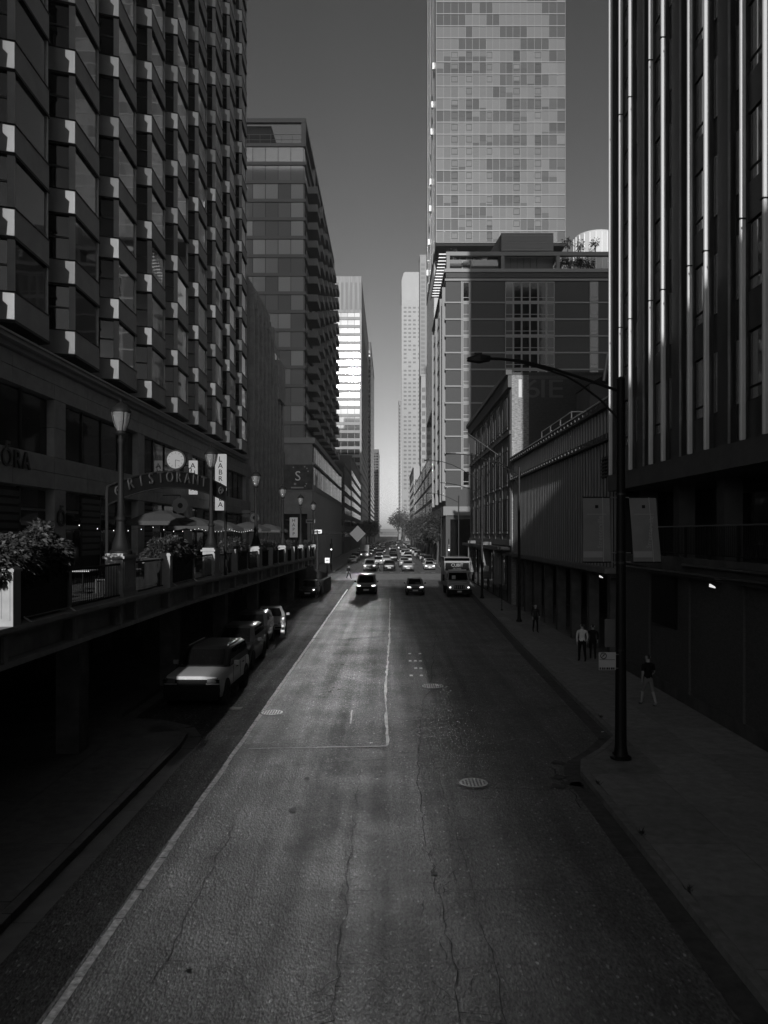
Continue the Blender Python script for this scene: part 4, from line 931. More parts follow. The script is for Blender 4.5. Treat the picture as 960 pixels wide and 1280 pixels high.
# roof tank and roof planting
t = thing('roof_tank', 'white ribbed round tank on the mid-rise roof beside the finned building', 'tank', (40.5, 152, 57))
MB().lathe(40.8, 152, [(4.3, 57), (4.3, 64.2), (4.1, 64.6), (2.5, 65.0), (.2, 65.1)], 24).build('drum', M('tank_white', .45, .6), t, 30)
for k in range(24):
    a = 2 * math.pi * k / 24; MB().tube((40.8 + 4.33 * math.cos(a), 152 + 4.33 * math.sin(a), 57), (40.8 + 4.33 * math.cos(a), 152 + 4.33 * math.sin(a), 64.2), .12, n=5).build('rib', white_metal, t)
def small_tree(name, lab, x, y_, z, h, r, n, l, cat='tree', grp=None, mat=None, seed=1, squash=1.0, clumps=7):
    t = thing(name, lab, cat, (x, y_, z), grp); q = random.Random(seed)
    tk = MB(); tk.tube((x, y_, z), (x + .1 * r, y_, z + h * .45), .05 * h ** .7, .03 * h ** .7, 7)
    cr = MB()
    for c in range(clumps):
        a = 2 * math.pi * c / clumps + q.uniform(-.4, .4); rr_ = r * q.uniform(.25, .62) if c else 0; zz = z + h * q.uniform(.5, .86) if c else z + h * .84
        cx, cy_ = x + rr_ * math.cos(a), y_ + rr_ * math.sin(a)
        tk.tube((x + .05 * r, y_, z + h * .32), (cx, cy_, zz), .022 * h ** .7, .01, 5)
        s_ = r * q.uniform(.38, .6); leaf_mass(cr, cx, cy_, zz, s_, s_, s_ * .8 * squash, n // clumps, l, q, .3)
    tk.build('trunk', bark_m, t); cr.build('crown', mat or leaf_m, t)
    return t
for i, (x, h) in enumerate(((31.6, 3.4), (33.2, 3.0), (35.2, 3.2), (37.0, 2.6), (42.0, 2.8), (45.5, 3.0))):
    small_tree('roof_tree', 'dark planting on the roof terrace, %s plant from its left end' % ORD[i].replace('nearest', 'first'), x, 142, 53.9, h, 1.5, 300, .45, 'tree', 'plants on the roof terrace', leaf_lt, 30 + i)
for i, x in enumerate((12.0, 17.2, 33.6, 36.2, 38.8)):
    small_tree('roof_shrub', 'spiky dark shrub on the mid-rise roof, %s from the left' % ORD[i].replace('nearest', 'first'), x, 145 + i % 2, 59.0 if x > 20 else 57.0, 2.8, 1.2, 130, .5, 'shrub', 'shrubs on the roof', leaf_m, 60 + i)

# ------------------------------------------------------------------ tall glass tower
tt = thing('glass_tower', 'tall grey glass tower rising out of the photo, right of centre', 'building', (11.5, 190, 0))
tb = M('tower_metal', .13, .45, .3, .5)
B(11.6, 43.4, 190.3, 240, 78, 190).build('core', M('tower_core_grey', .08, .3), tt); B(11.7, 41, 200, 240, 40, 78).build('lower_core', tb, tt)
B(11.5, 43.5, 190.0, 240, 77.2, 78).build('soffit', black_metal, tt)
B(11.55, 41.0, 200.0, 240, 39.2, 40).build('soffit', black_metal, tt)
B(16, 40, 196, 240, .14, 77.2).build('stem', tb, tt)
for k in range(7): B(16.2 + 1.8 * k, 17.8 + 1.8 * k, 195.8, 196, 70.5, 76.8).build('base_window', glass if k < 4 else pane_pale, tt)
FH = 2.98; cols = [11.55, 13.35, 15.15, 17.0, 18.8, 20.5, 22.2, 23.9, 25.5, 27.2, 28.8, 30.5, 32.3, 34.0, 35.8, 37.6, 39.4, 41.4, 43.45]
q = random.Random(5); stuff_p, stuff_d = MB(), MB(); nt_ = 0
opw = {4, 7, 11, 14, 2}
for f in range(34):
    z = 78 + FH * f; dim_run = 0; isdim = False
    B(11.5, 43.5, 190.0, 190.3, z - .11, z + .11).build('floor_band', tb, tt) if f < 26 else None
    for i, (a, b) in enumerate(zip(cols, cols[1:])):
        if dim_run <= 0: isdim = q.random() < .42; dim_run = q.randint(1, 4)
        dim_run -= 1
        z0 = z + .18
        if f < 16:
            if isdim and q.random() < .65:                         # blind drawn part of the way
                zz = z0 + q.choice((.4, .7, 1.2)); B(a + .04, b - .04, 190.1, 190.3, z0, zz).build('window_pane', pane_dim, tt)
                B(a + .04, b - .04, 190.1, 190.3, zz + .01, z + FH - .18).build('blind_pane', pane_pale if q.random() < .5 else pane_dim, tt)
            else: B(a + .04, b - .04, 190.1, 190.3, z0, z + FH - .18).build('window_pane', pane_dim if isdim else pane_pale, tt)
            if i in opw and q.random() < .8:
                fr_ = MB(); x0, x1, y0, y1 = a + .12, b - .1, z + 1.0, z + 2.5
                for bx in ((x0, x1, y0, y0 + .1), (x0, x1, y1 - .1, y1), (x0, x0 + .1, y0 + .1, y1 - .1), (x1 - .1, x1, y0 + .1, y1 - .1)): fr_.box(bx[0], bx[1], 190.04, 190.1, bx[2], bx[3])
                fr_.build('vent_frame', M('vent_frame', .05, .6, 0, .2), tt)
        else: (stuff_d if isdim else stuff_p).box(a + .04, b - .04, 190.1, 190.3, z0, z + FH - .18)
for a in cols: B(a - .045, a + .045, 189.93, 190.0, 78.2, 180).build('mullion', tb, tt)
stuff_p.build('upper_window_pane', pane_pale, tt, kind='stuff'); stuff_d.build('upper_window_pane', pane_dim, tt, kind='stuff')
sd = M('side_glass', .16, .2, 0, .5)
m = MB(); m.box(11.45, 11.55, 190.3, 239, 78.2, 190); m.box(11.6, 11.68, 200.3, 239, 40.2, 77); m.build('side_glazing', sd, tt)
for y0 in (198, 206, 214, 222, 230): B(11.35, 11.45, y0, y0 + .2, 78.2, 180).build('side_mullion', tb, tt)
for (yy, zz) in ((192, 176), (195, 124), (200, 117), (204, 112), (209, 101), (212, 95), (218, 88), (226, 82)):
    B(10.9, 11.35, yy, yy + .9, zz, zz + 1.6).build('open_vent', white_metal, tt)
pb = thing('glass_podium', 'low pale glazed block on the right, at the foot of the tall tower', 'building', (10.6, 190, 0))
B(10.8, 15.9, 192, 340, .14, 27).build('wall', M('podium_pale', .34, .6), pb)
for k in range(18):
    for i in range(6): B(10.65, 10.8, 194 + 8 * k, 200.6 + 8 * k, 2.5 + 4.1 * i, 5.6 + 4.1 * i).build('window_pane', pane_pale if (k + i) % 3 else glass, pb)
for i in range(6): B(10.9, 15.8, 191.8, 192, 1 + 4.2 * i, 4.6 + 4.2 * i).build('end_panel', M('frosted', .16, .5, ns=1, na=.3), pb)

# ------------------------------------------------------------------ far towers on the right
wt = thing('white_tower', 'tall white tower with rounded top corners at the far end, right of the gap', 'building', (10, 640, 0))
wm = M('white_stone', .30, .8, 0, .2); B(10.5, 27, 641, 680, .14, 208).build('wall', wm, wt)
m = MB(); m.extr([(10, 640, 0), (27, 640, 0), (27, 640, 217), (25.4, 640, 223.0), (24, 640, 224), (13, 640, 224), (11.6, 640, 223.0), (10, 640, 217)], (0, 1, 0)); m.build('front_slab', wm, wt)
m2 = MB(); m2.extr([(10, 641, 208), (27, 641, 208), (27, 641, 217), (25.4, 641, 223), (13, 641, 224), (11.6, 641, 223), (10, 641, 217)], (0, 39, 0)); m2.build('crown', wm, wt)
q = random.Random(8); m = MB()
for f in range(54):
    for x in (11.8, 15.6, 19.5, 23.6):
        if q.random() < .9: m.box(x, x + 2.3, 639.9, 639.997, 8 + 3.5 * f, 9.5 + 3.5 * f)
m.build('window', M('far_window', .17, .8, 0, .05), wt, kind='stuff')
for x in (14.0, 21.5): B(x, x + 4.6, 639.9, 639.99, 200, 212).build('louvre_panel', M('far_louvre', .26, .6), wt)
slab_tower('pale_tower', 'grey tower with stacked balconies behind the white tower', 21.5, 34, 545, 560, 203, 10, 3.1, M('far_window', .17, .8, 0, .05), M('balcony_grey', .22, .8, 0, .2), 3)
slab_tower('pale_tower', 'shorter white tower in front of the tall white one', 13.2, 19.5, 322, 336, 72, 6, 3.3, M('far_window', .17, .8, 0, .05), M('white_stone2', .30, .8, 0, .2), 3)
slab_tower('slab_tower', 'thin dark slab at the left edge of the white tower', 8.6, 10.4, 720, 740, 130, 6, 3.3, M('far_window_d', .08, .8, 0, .05), M('slab_grey', .2, .7), 1)
slab_tower('low_block', 'low pale block beyond the glazed podium', 11.0, 30, 350, 420, 36, 5, 3.4, pane_dim, M('block_pale', .3, .7))
slab_tower('low_block', 'low distant block closing the end of the street', -30, 60, 1500, 1540, 14, 4, 3.4, pane_dim, M('far_grey', .14, .8))
# unseen building added behind the camera, sized to shade the street
ob2 = thing('shade_block', 'plain unseen block added behind the camera to shade the street', 'building', (20, -42, 0))
B(-9.1, 60, -60, -40, .2, 27.2).build('wall', conc, ob2)  # body of the added shade block
for f in range(6):
    for k in range(14): B(-7.5 + 4.6 * k, -4.5 + 4.6 * k, -40.0, -39.9, 2 + 4 * f, 4.6 + 4 * f).build('window_pane', glass, ob2)
br = thing('street_bridge', 'plain road bridge the photograph is taken from', 'bridge', (0, -6, 0))
B(-14, 10.1, -13, -1.2, 3.5, 4.2).build('deck', conc_dark, br); B(-14, 10.1, -1.6, -1.2, 4.2, 5.2).build('parapet', conc_dark, br); B(-14, 10.1, -13.0, -12.6, 4.2, 9.25).build('shade_screen', conc_dark, br)  # tall rear screen is added to shade the parked SUV and left lane

# ------------------------------------------------------------------ vehicles (each faces -Y, towards the camera, before it is turned)
def paint(name, b): return M(name, b, .32, 0, .4, coat=.25 if b < .05 else .5)
black_trim = M('black_trim', .012, .75, 0, .12); liner = M('wheel_liner', .004, .9); carglass = glass_mat('car_glass', .004, .03, .12, 0)
rimm = M('alloy', .35, .35, .8); plate_m = M('plate', .5, .5); roof_glint = None
WHEEL = {}
def wheel(t, x, y_, r, w):
    s = 1 if x > 0 else -1
    key = (round(r, 2), round(w, 2))
    if key not in WHEEL:
        tm = MB()
        n = 20; prof = [(r * .62, -w / 2), (r * .93, -w / 2), (r, -w * .3), (r, w * .3), (r * .93, w / 2), (r * .62, w / 2)]
        V = []
        for rr_, xx in prof:
            for k in range(n): a = 2 * math.pi * k / n; V.append((xx, rr_ * math.cos(a), rr_ * math.sin(a)))
        m_ = len(prof); F = [(i * n + k, i * n + (k + 1) % n, ((i + 1) % m_) * n + (k + 1) % n, ((i + 1) % m_) * n + k) for i in range(m_) for k in range(n)]
        tm.add(V, F); rm = MB()
        V = [(w * .3, .1 * r * math.cos(2 * math.pi * k / n), .1 * r * math.sin(2 * math.pi * k / n)) for k in range(n)]
        for k in range(5):
            a = 2 * math.pi * k / 5; ca, sa = math.cos(a), math.sin(a); rm.extr([(w * .26, .08 * r * -sa, .08 * r * ca), (w * .26, r * .62 * ca - .09 * r * sa, r * .62 * sa + .09 * r * ca), (w * .26, r * .62 * ca + .09 * r * sa, r * .62 * sa - .09 * r * ca), (w * .26, .08 * r * sa, -.08 * r * ca)], (w * .12, 0, 0))
        rm.extr([(-w * .1, r * .6 * math.cos(2 * math.pi * k / n), r * .6 * math.sin(2 * math.pi * k / n)) for k in range(n)], (w * .25, 0, 0))
        WHEEL[key] = (tm.mesh('tyre_mesh', tyre_m, 40), rm.mesh('rim_mesh', rimm))
    a, b = WHEEL[key]
    o = inst('wheel', a, t, t.location + Vector((x, y_, r)), (0, 0, 0 if s > 0 else math.pi))
    ri = bpy.data.objects.new('rim', b); COL.objects.link(ri); adopt(ri, o)
    return o
def section(y_, hw, z0, z1, tum=.86, n=0):
    h = z1 - z0
    half = [(hw * .80, z0), (hw * .95, z0 + .06 * h), (hw, z0 + .32 * h), (hw * .995, z0 + .62 * h), (hw * .965, z0 + .86 * h), (hw * .90, z0 + .965 * h), (hw * .70, z1), (hw * .3, z1 + .012)]
    pts = [(x, y_, z) for x, z in half]
    return pts + [(-x, y_, z) for x, z in reversed(half)][0:]
def ring(y0, y1, hw, z, crown=0, nose=.12):                          # plan ring of the cabin at height z
    return [(-hw, y1 - .08, z), (-hw, (y0 + y1) / 2, z), (-hw, y0 + nose, z), (-hw * .82, y0 + .02, z), (0, y0 - .03, z), (hw * .82, y0 + .02, z), (hw, y0 + nose, z), (hw, (y0 + y1) / 2, z), (hw, y1 - .08, z), (hw * .85, y1, z), (0, y1 + .03, z), (-hw * .85, y1, z)]
SPECS = {  # L, W, H, stations(y, hw, z0, z1), cabin rings (y0, y1, hw, z), wheel r, wheel ys
    'suv': dict(st=[(-2.38, .74, .42, .80), (-2.30, .86, .30, .92), (-2.05, .93, .25, 1.0), (-1.2, .955, .25, 1.07), (-.9, .96, .25, 1.10), (.6, .965, .25, 1.12), (1.7, .955, .26, 1.13), (2.2, .92, .32, 1.12), (2.36, .86, .42, 1.05), (2.42, .74, .5, .85)],
                cab=[(-1.0, 2.25, .90, 1.09), (-.70, 2.17, .85, 1.32), (-.22, 2.0, .74, 1.66), (-.05, 1.85, .64, 1.74), (.25, 1.5, .4, 1.765)], r=.37, wy=(-1.48, 1.48), hl=(.64, .80, .92), H=1.76),
    'van': dict(st=[(-2.52, .78, .42, .85), (-2.42, .92, .30, 1.0), (-2.1, .98, .24, 1.08), (-1.5, 1.0, .24, 1.16), (-.9, 1.0, .24, 1.2), (1.9, 1.0, .26, 1.2), (2.4, .97, .32, 1.18), (2.5, .88, .5, 1.0)],
                cab=[(-1.6, 2.44, .95, 1.14), (-1.2, 2.42, .92, 1.35), (-.55, 2.36, .84, 1.75), (-.3, 2.2, .74, 1.87), (.0, 1.9, .5, 1.90)], r=.36, wy=(-1.55, 1.5), hl=(.72, .84, .98), H=1.9),
    'sedan': dict(st=[(-2.38, .72, .38, .66), (-2.3, .84, .26, .76), (-1.9, .90, .2, .86), (-1.0, .92, .2, .96), (-.6, .925, .2, .97), (1.2, .925, .2, .98), (1.8, .91, .24, 1.0), (2.3, .85, .36, .98), (2.42, .72, .45, .80)],
                  cab=[(-.85, 1.85, .86, .96), (-.5, 1.6, .82, 1.14), (.1, 1.15, .68, 1.38), (.3, .95, .56, 1.44), (.45, .8, .3, 1.455)], r=.33, wy=(-1.42, 1.42), hl=(.62, .66, .77), H=1.45),
    'hatch': dict(st=[(-2.0, .70, .40, .74), (-1.92, .82, .28, .84), (-1.6, .87, .22, .95), (-.9, .89, .22, 1.02), (1.4, .89, .24, 1.05), (1.85, .85, .32, 1.04), (2.0, .74, .42, .85)],
                  cab=[(-1.05, 1.85, .83, 1.02), (-.7, 1.8, .79, 1.2), (-.2, 1.55, .69, 1.50), (.0, 1.4, .6, 1.57), (.3, 1.1, .35, 1.59)], r=.33, wy=(-1.25, 1.25), hl=(.6, .74, .86), H=1.59),
    'pickup': dict(st=[(-2.7, .8, .45, .95), (-2.6, .92, .36, 1.08), (-2.2, .97, .34, 1.16), (-1.0, .98, .34, 1.2), (2.5, .97, .36, 1.2), (2.68, .92, .42, 1.18), (2.72, .85, .5, 1.0)],
                   cab=[(-1.1, 1.0, .92, 1.18), (-.8, .98, .88, 1.4), (-.35, .9, .78, 1.78), (-.2, .78, .68, 1.86), (0, .55, .4, 1.88)], r=.40, wy=(-1.75, 1.75), hl=(.72, .92, 1.06), H=1.88),
}
def car(name, kind, body_m, label, cat, group=None, lights=True, roof_m=None, hero=False, loc=(0, 0, 0), rz=0, front=True):
    S = SPECS[kind]; t = thing(name, label, cat, (0, 0, 0), group)
    mb = MB(); mb.loft([section(*s) for s in S['st']]); b = mb.build('body', body_m, t, 42)
    cb = S['cab']; rings = [ring(a, c, hw, z) for a, c, hw, z in cb]
    MB().loft(rings).build('cabin', roof_m or body_m, t, 42)
    lo, hi = cb[0], cb[2]                                             # panes between the belt ring and the roof ring
    P = lambda rg, i: Vector(rg[i]); m1, m2 = rings[1], rings[2]
    r0 = rings[0]
    def pane(nm, qs, out):                                            # one sheet over one or more lofted facets, set proud of them
        m = MB()
        allp = [p for q in qs for p in q]; c = sum(allp, Vector()) / len(allp)
        for q in qs:
            n = (q[1] - q[0]).cross(q[2] - q[1]).normalized()
            if n.dot(out) < 0: n = -n
            q2 = [c + (p - c) * .94 + n * .012 for p in q]; m.extr([tuple(p) for p in q2], tuple(-n * .03))
        return m.build(nm, carglass, t, 30)
    F4 = lambda ra, rb, i, j: [P(ra, i), P(ra, j), P(rb, j), P(rb, i)]
    pane('windscreen', [F4(r0, m1, 3, 4), F4(r0, m1, 4, 5), F4(m1, m2, 3, 4), F4(m1, m2, 4, 5)], Vector((0, -1, .3)))
    pane('rear_window', [F4(m1, m2, 9, 10), F4(m1, m2, 10, 11)], Vector((0, 1, .2)))
    for i, j, o_ in ((0, 1, -1), (1, 2, -1), (6, 7, 1), (7, 8, 1)): pane('side_window', [F4(m1, m2, i, j)], Vector((o_, 0, 0)))
    W = S['st'][len(S['st']) // 2][1]
    for sx in (-1, 1):
        for wy in S['wy']:
            MB().tube((sx * (W - .22), wy, S['r'] + .01), (sx * (W + .004), wy, S['r'] + .01), S['r'] + .075, n=20).build('wheel_arch', liner, t)
            wheel(t, sx * (W - .10), wy, S['r'], .24)
        mm = MB(); mm.loft([[(sx * (W + .02), cb[0][0] + .42, cb[0][3] + .02), (sx * (W + .02), cb[0][0] + .56, cb[0][3] + .02), (sx * (W + .02), cb[0][0] + .56, cb[0][3] + .16), (sx * (W + .02), cb[0][0] + .42, cb[0][3] + .16)],
                            [(sx * (W + .2), cb[0][0] + .46, cb[0][3] + .04), (sx * (W + .2), cb[0][0] + .56, cb[0][3] + .04), (sx * (W + .2), cb[0][0] + .56, cb[0][3] + .17), (sx * (W + .2), cb[0][0] + .46, cb[0][3] + .17)]]); mm.build('mirror', body_m if not hero else sign_grey, t)
        hx, z0, z1 = S['hl']; fy = S['st'][1][0]
        MB().extr([(sx * (hx - .17), fy - .12, z0), (sx * (hx + .17), fy - .05, z0 + .02), (sx * (hx + .17), fy - .03, z1), (sx * (hx - .17), fy - .10, z1 - .03)], (0, .12, 0)).build('headlight', headlamp if lights else lens_m, t)
        ry = S['st'][-2][0]
        MB().extr([(sx * (hx - .04), ry + .05, z0 + .06), (sx * (hx + .20), ry - .02, z0 + .06), (sx * (hx + .20), ry - .03, z1 + .14), (sx * (hx - .04), ry + .04, z1 + .12)], (0, -.1, 0)).build('tail_light', tail_m, t)
        for yy in (cb[0][0] + .95, cb[0][0] + 2.0): B(sx * (W - .005) - .012, sx * (W - .005) + .012, yy, yy + .2, cb[0][3] - .14, cb[0][3] - .11).build('door_handle', black_trim, t)
    fy = S['st'][0][0]; ry = S['st'][-1][0]; z0 = S['st'][0][2]; z1 = S['st'][0][3]
    hx = S['hl'][0]
    MB().extr([(-hx + .2, fy - .02, z0 + .2), (hx - .2, fy - .02, z0 + .2), (hx - .24, fy - .01, z1 - .02), (-hx + .24, fy - .01, z1 - .02)], (0, .1, 0)).build('grille', black_trim, t)
    MB().extr([(-.8, fy + .06, z0 - .12), (.8, fy + .06, z0 - .12), (.74, fy - .04, z0 + .12), (-.74, fy - .04, z0 + .12)], (0, .12, 0)).build('bumper', black_trim, t)
    (None if hero else B(-.26, .26, fy - .05, fy - .03, z0 + .02, z0 + .15).build('number_plate', plate_m, t)); B(-.26, .26, ry + .01, ry + .03, z0 + .1, z0 + .23).build('number_plate', plate_m, t)
    B(-.7, .7, ry - .1, ry + .02, z0 - .1, z0 + .08).build('rear_bumper', black_trim, t)
    t.location = loc; t.rotation_euler = (0, 0, rz)
    return t
pb_, pw_, pg_, ps_ = paint('paint_black', .008), paint('paint_white', .38), paint('paint_grey', .09), paint('paint_silver', .3)
# pale boxy SUV parked under the terrace edge
SPECS['boxsuv'] = dict(st=[(-2.46, .86, .52, 1.02), (-2.42, .95, .40, 1.12), (-2.2, 1.0, .34, 1.16), (-1.2, 1.01, .32, 1.20), (-.9, 1.01, .32, 1.22), (1.7, 1.01, .34, 1.24), (2.3, .98, .40, 1.24), (2.44, .92, .5, 1.15)],
                       cab=[(-1.02, 2.35, .95, 1.21), (-.72, 2.3, .91, 1.42), (-.30, 2.2, .83, 1.76), (-.12, 2.1, .74, 1.84), (.2, 1.8, .45, 1.86)], r=.42, wy=(-1.52, 1.55), hl=(.72, .90, 1.08), H=1.86)
t = car('parked_suv', 'boxsuv', paint('paint_pearl', .43), 'boxy pale SUV parked under the terrace edge, nose to the camera', 'SUV', 'vehicles parked under the terrace', False, M('roof_black', .006, .35, 0, .2), hero=True)
MB().extr([(-.96, -2.475, .90), (.96, -2.475, .90), (.96, -2.475, 1.03), (-.96, -2.475, 1.03)], (0, .05, 0)).build('light_band', M('lamp_band', .02, .15, 0, .8), t)
MB().extr([(-.97, -2.53, .60), (.97, -2.53, .60), (.95, -2.5, .86), (-.95, -2.5, .86)], (0, .12, 0)).build('front_guard', black_trim, t)
for sx in (-1, 1):
    B(min(sx * 1.0, sx * 1.03), max(sx * 1.0, sx * 1.03), -.95, .95, .36, .58).build('side_cladding', black_trim, t)
    for yy in (-.62, .52, 1.5): B(min(sx * 1.005, sx * 1.014), max(sx * 1.005, sx * 1.014), yy, yy + .02, .6, 1.2).build('door_gap', black_trim, t)
    MB().extr([(sx * .80, -1.0, 1.235), (sx * .93, -.98, 1.235), (sx * .80, -.26, 1.77), (sx * .70, -.30, 1.77)], (0, .05, .02)).build('windscreen_pillar', pb_, t)
MB().extr([(-.88, -1.06, 1.24), (.88, -1.06, 1.24), (.84, -.96, 1.26), (-.84, -.96, 1.26)], (0, 0, .02)).build('cowl', black_trim, t)
MB().extr([(-.92, -2.50, .34), (.92, -2.50, .34), (.95, -2.53, .60), (-.95, -2.53, .60)], (0, .3, 0)).build('lower_bumper', black_trim, t)
for sx in (-1, 1):
    MB().extr([(sx * .6, -2.49, .93), (sx * .93, -2.47, .93), (sx * .93, -2.47, 1.0), (sx * .6, -2.49, 1.0)], (0, .02, 0)).build('headlight_lens', lens_m, t)
    MB().tube((sx * .72, -.2, 1.87), (sx * .72, 1.9, 1.87), .025, n=6).build('roof_rail', grey_metal, t)
t.location = (-6.68, 28.6, 0); t.rotation_euler = (0, 0, R(-1.5))
car('parked_suv', 'suv', pb_, 'black SUV parked right behind the pale boxy SUV', 'SUV', 'vehicles parked under the terrace', False, loc=(-7.0, 35.6, 0))
car('parked_suv', 'suv', paint('paint_black_b', .015), 'black SUV parked deeper under the terrace, third in the row', 'SUV', 'vehicles parked under the terrace', False, loc=(-7.4, 41.6, 0), rz=R(3))
car('parked_car', 'sedan', ps_, 'silver car at the end of the row under the terrace, beside the traffic cone', 'car', 'vehicles parked under the terrace', False, loc=(-7.35, 47.6, 0), rz=R(8))
t = car('parked_car', 'hatch', pb_, 'dark car with one lit lamp far back under the terrace', 'car', 'vehicles parked under the terrace', False)
B(.52, .66, -2.12, -2.06, .76, .86).build('lit_bulb', headlamp, t); t.location = (-7.6, 73, 0)
t = thing('traffic_cone', 'traffic cone with pale bands standing beside the parked cars', 'traffic cone', (-6.18, 44.4, 0))
B(-6.38, -5.98, 44.2, 44.6, 0, .05).build('base', M('cone_grey', .15, .7), t); MB().lathe(-6.18, 44.4, [(.16, .05), (.035, .95)], 14).build('cone', M('cone_body', .2, .6), t)
for a, b in ((.35, .5), (.62, .74)): MB().lathe(-6.18, 44.4, [(.165 - .139 * (a - .05) / .95, a), (.165 - .139 * (b - .05) / .95, b)], 14).build('band', sign_white, t)
# moving traffic near the crossing
t = car('minivan', 'van', pb_, 'black minivan driving towards the camera with its headlights lit', 'minivan', loc=(-2.3, 77.6, 0))
t = car('taxi', 'hatch', pg_, 'dark hatchback with a sign on its roof, left of the white box truck', 'car', loc=(2.5, 76.5, 0))
B(-.55, .55, .1, .45, 1.6, 1.76).build('roof_sign', M('roof_sign', .6, .4), t)
# box truck
tk = thing('box_truck', 'white box truck with lettering above its cab, lights lit', 'truck', (0, 0, 0)); tw = paint('truck_white', .26); tbx = M('truck_box', .24, .65, 0, .2)
B(-1.22, 1.22, .9, 6.2, .95, 3.62).build('box', tbx, tk); B(-1.15, 1.15, .86, .9, 2.42, 3.16).build('sign_panel', M('truck_panel', .012, .8, 0, .1), tk)
MB().extr([(-1.24, .80, 3.22), (-1.24, .80, 3.30), (-1.24, 1.5, 3.68), (-1.24, 6.2, 3.68), (-1.24, 6.2, 3.62), (-1.24, .9, 3.62), (-1.24, .9, 3.22)], (2.48, 0, 0)).build('box_roof', tw, tk)
text('CUBIT', .42, (0, .845, 2.72), FACE_CAM, sign_grey, tk, 'letter', .004, ay='BOTTOM'); text('MOVING', .2, (0, .845, 2.5), FACE_CAM, sign_grey, tk, 'letter', .004, ay='BOTTOM')
MB().loft([[(-1.05, -.2, 1.0), (1.05, -.2, 1.0), (1.05, .85, 1.0), (-1.05, .85, 1.0)], [(-1.05, -.2, 1.55), (1.05, -.2, 1.55), (1.05, .85, 1.55), (-1.05, .85, 1.55)], [(-.92, .25, 2.3), (.92, .25, 2.3), (.92, .85, 2.3), (-.92, .85, 2.3)], [(-.85, .45, 2.4), (.85, .45, 2.4), (.85, .85, 2.4), (-.85, .85, 2.4)]]).build('cab', tw, tk)
MB().extr([(-.92, -.24, 1.58), (.92, -.24, 1.58), (.84, .17, 2.24), (-.84, .17, 2.24)], (0, .03, 0)).build('windscreen', carglass, tk)
B(-.6, -.25, -.24, -.2, 1.66, 2.0).build('dash_paper', sign_grey, tk)
MB().loft([section(-1.5, .92, .62, 1.18), section(-1.38, 1.02, .55, 1.32), section(-.6, 1.06, .55, 1.50), section(-.15, 1.06, .6, 1.56)]).build('hood', tw, tk, 40)
MB().extr([(-.5, -1.53, .80), (.5, -1.53, .80), (.46, -1.5, 1.16), (-.46, -1.5, 1.16)], (0, .1, 0)).build('grille', black_trim, tk)
for k in range(5): B(-.42 + .19 * k, -.36 + .19 * k, -1.55, -1.52, .84, 1.12).build('grille_bar', grey_metal, tk)
B(-1.15, 1.15, -1.66, -1.4, .38, .74).build('bumper', black_trim, tk); B(-.2, .2, -1.69, -1.66, .5, .64).build('number_plate', plate_m, tk); B(-.9, .9, -1.2, 6.0, .5, .9).build('chassis', black_trim, tk)
B(-.85, .85, .55, .9, 2.42, 2.52).build('visor', tw, tk)
for sx in (-1, 1):
    MB().extr([(sx * .68, -1.52, .86), (sx * .95, -1.48, .86), (sx * .95, -1.46, 1.04), (sx * .70, -1.5, 1.04)], (0, .1, 0)).build('headlight', lens_m, tk)
    B(sx * .86 - .07, sx * .86 + .07, -1.545, -1.5, .90, 1.0).build('lit_bulb', headlamp, tk)
    MB().tube((sx * 1.0, -.1, 1.6), (sx * 1.4, -.2, 1.7), .025, n=5).build('mirror_arm', black_trim, tk); B(sx * 1.4 - .1, sx * 1.4 + .1, -.22, -.14, 1.5, 2.1).build('mirror', black_trim, tk)
    for wy in (-.7, 4.4): wheel(tk, sx * .95, wy, .45, .28)
    B(sx * 1.0 - .02, sx * 1.0 + .02, .15, .85, 1.62, 2.15).build('side_window', carglass, tk)
tk.location = (6.55, 73.6, 0)
# waiting and oncoming cars beyond the crossing
mid = [('van', paint('paint_mid', .18), -3.2, 124.5, 0, 'grey taxi van facing the camera, directly behind the black minivan', True), ('suv', pb_, -.05, 124, math.pi, 'black SUV with one light showing, in the middle lane past the crossing', False), ('suv', pg_, 2.9, 123, math.pi, 'dark grey SUV in the right lane past the crossing', False),
       ('sedan', pw_, 6.6, 128, 0, 'white car facing the camera left of the box truck', True), ('sedan', pg_, -7.6, 158, 0, 'dark car parked at the left kerb beyond the crossing', False), ('suv', pb_, -7.6, 170, 0, 'second dark car parked at the left kerb', False),
       ('suv', paint('paint_mid', .18), -.6, 150, math.pi, 'grey SUV just beyond the black one in the middle lane', False), ('suv', paint('paint_mid', .18), 2.6, 138, math.pi, 'mid-grey SUV in front of the darker one in the right lane', False), ('sedan', pg_, 7.4, 141, 0, 'dark parked car behind the white one on the right', False)]
for kind, pm_, x, y_, rz, lab, li in mid: car('car' if kind == 'sedan' else 'suv_car' if kind == 'suv' else 'taxi_van', kind, pm_, lab, 'car', 'cars waiting beyond the crossing', li, loc=(x, y_, 0), rz=rz)
t = thing('delivery_van', 'white box van among the cars on the left, beyond the crossing', 'van', (-6.2, 190, 0)); B(-7.3, -5.1, 190, 195, .5, 3.2).build('box', tbx, t)
MB().loft([[(-7.15, 188.4, .5), (-5.25, 188.4, .5), (-5.25, 190, .5), (-7.15, 190, .5)], [(-7.15, 188.4, 1.3), (-5.25, 188.4, 1.3), (-5.25, 190, 1.3), (-7.15, 190, 1.3)], [(-7.1, 189.1, 2.3), (-5.3, 189.1, 2.3), (-5.3, 190, 2.3), (-7.1, 190, 2.3)]]).build('cab', tw, t)
MB().extr([(-7.05, 188.43, 1.35), (-5.35, 188.43, 1.35), (-5.4, 189.04, 2.2), (-7.0, 189.04, 2.2)], (0, .04, 0)).build('windscreen', carglass, t)
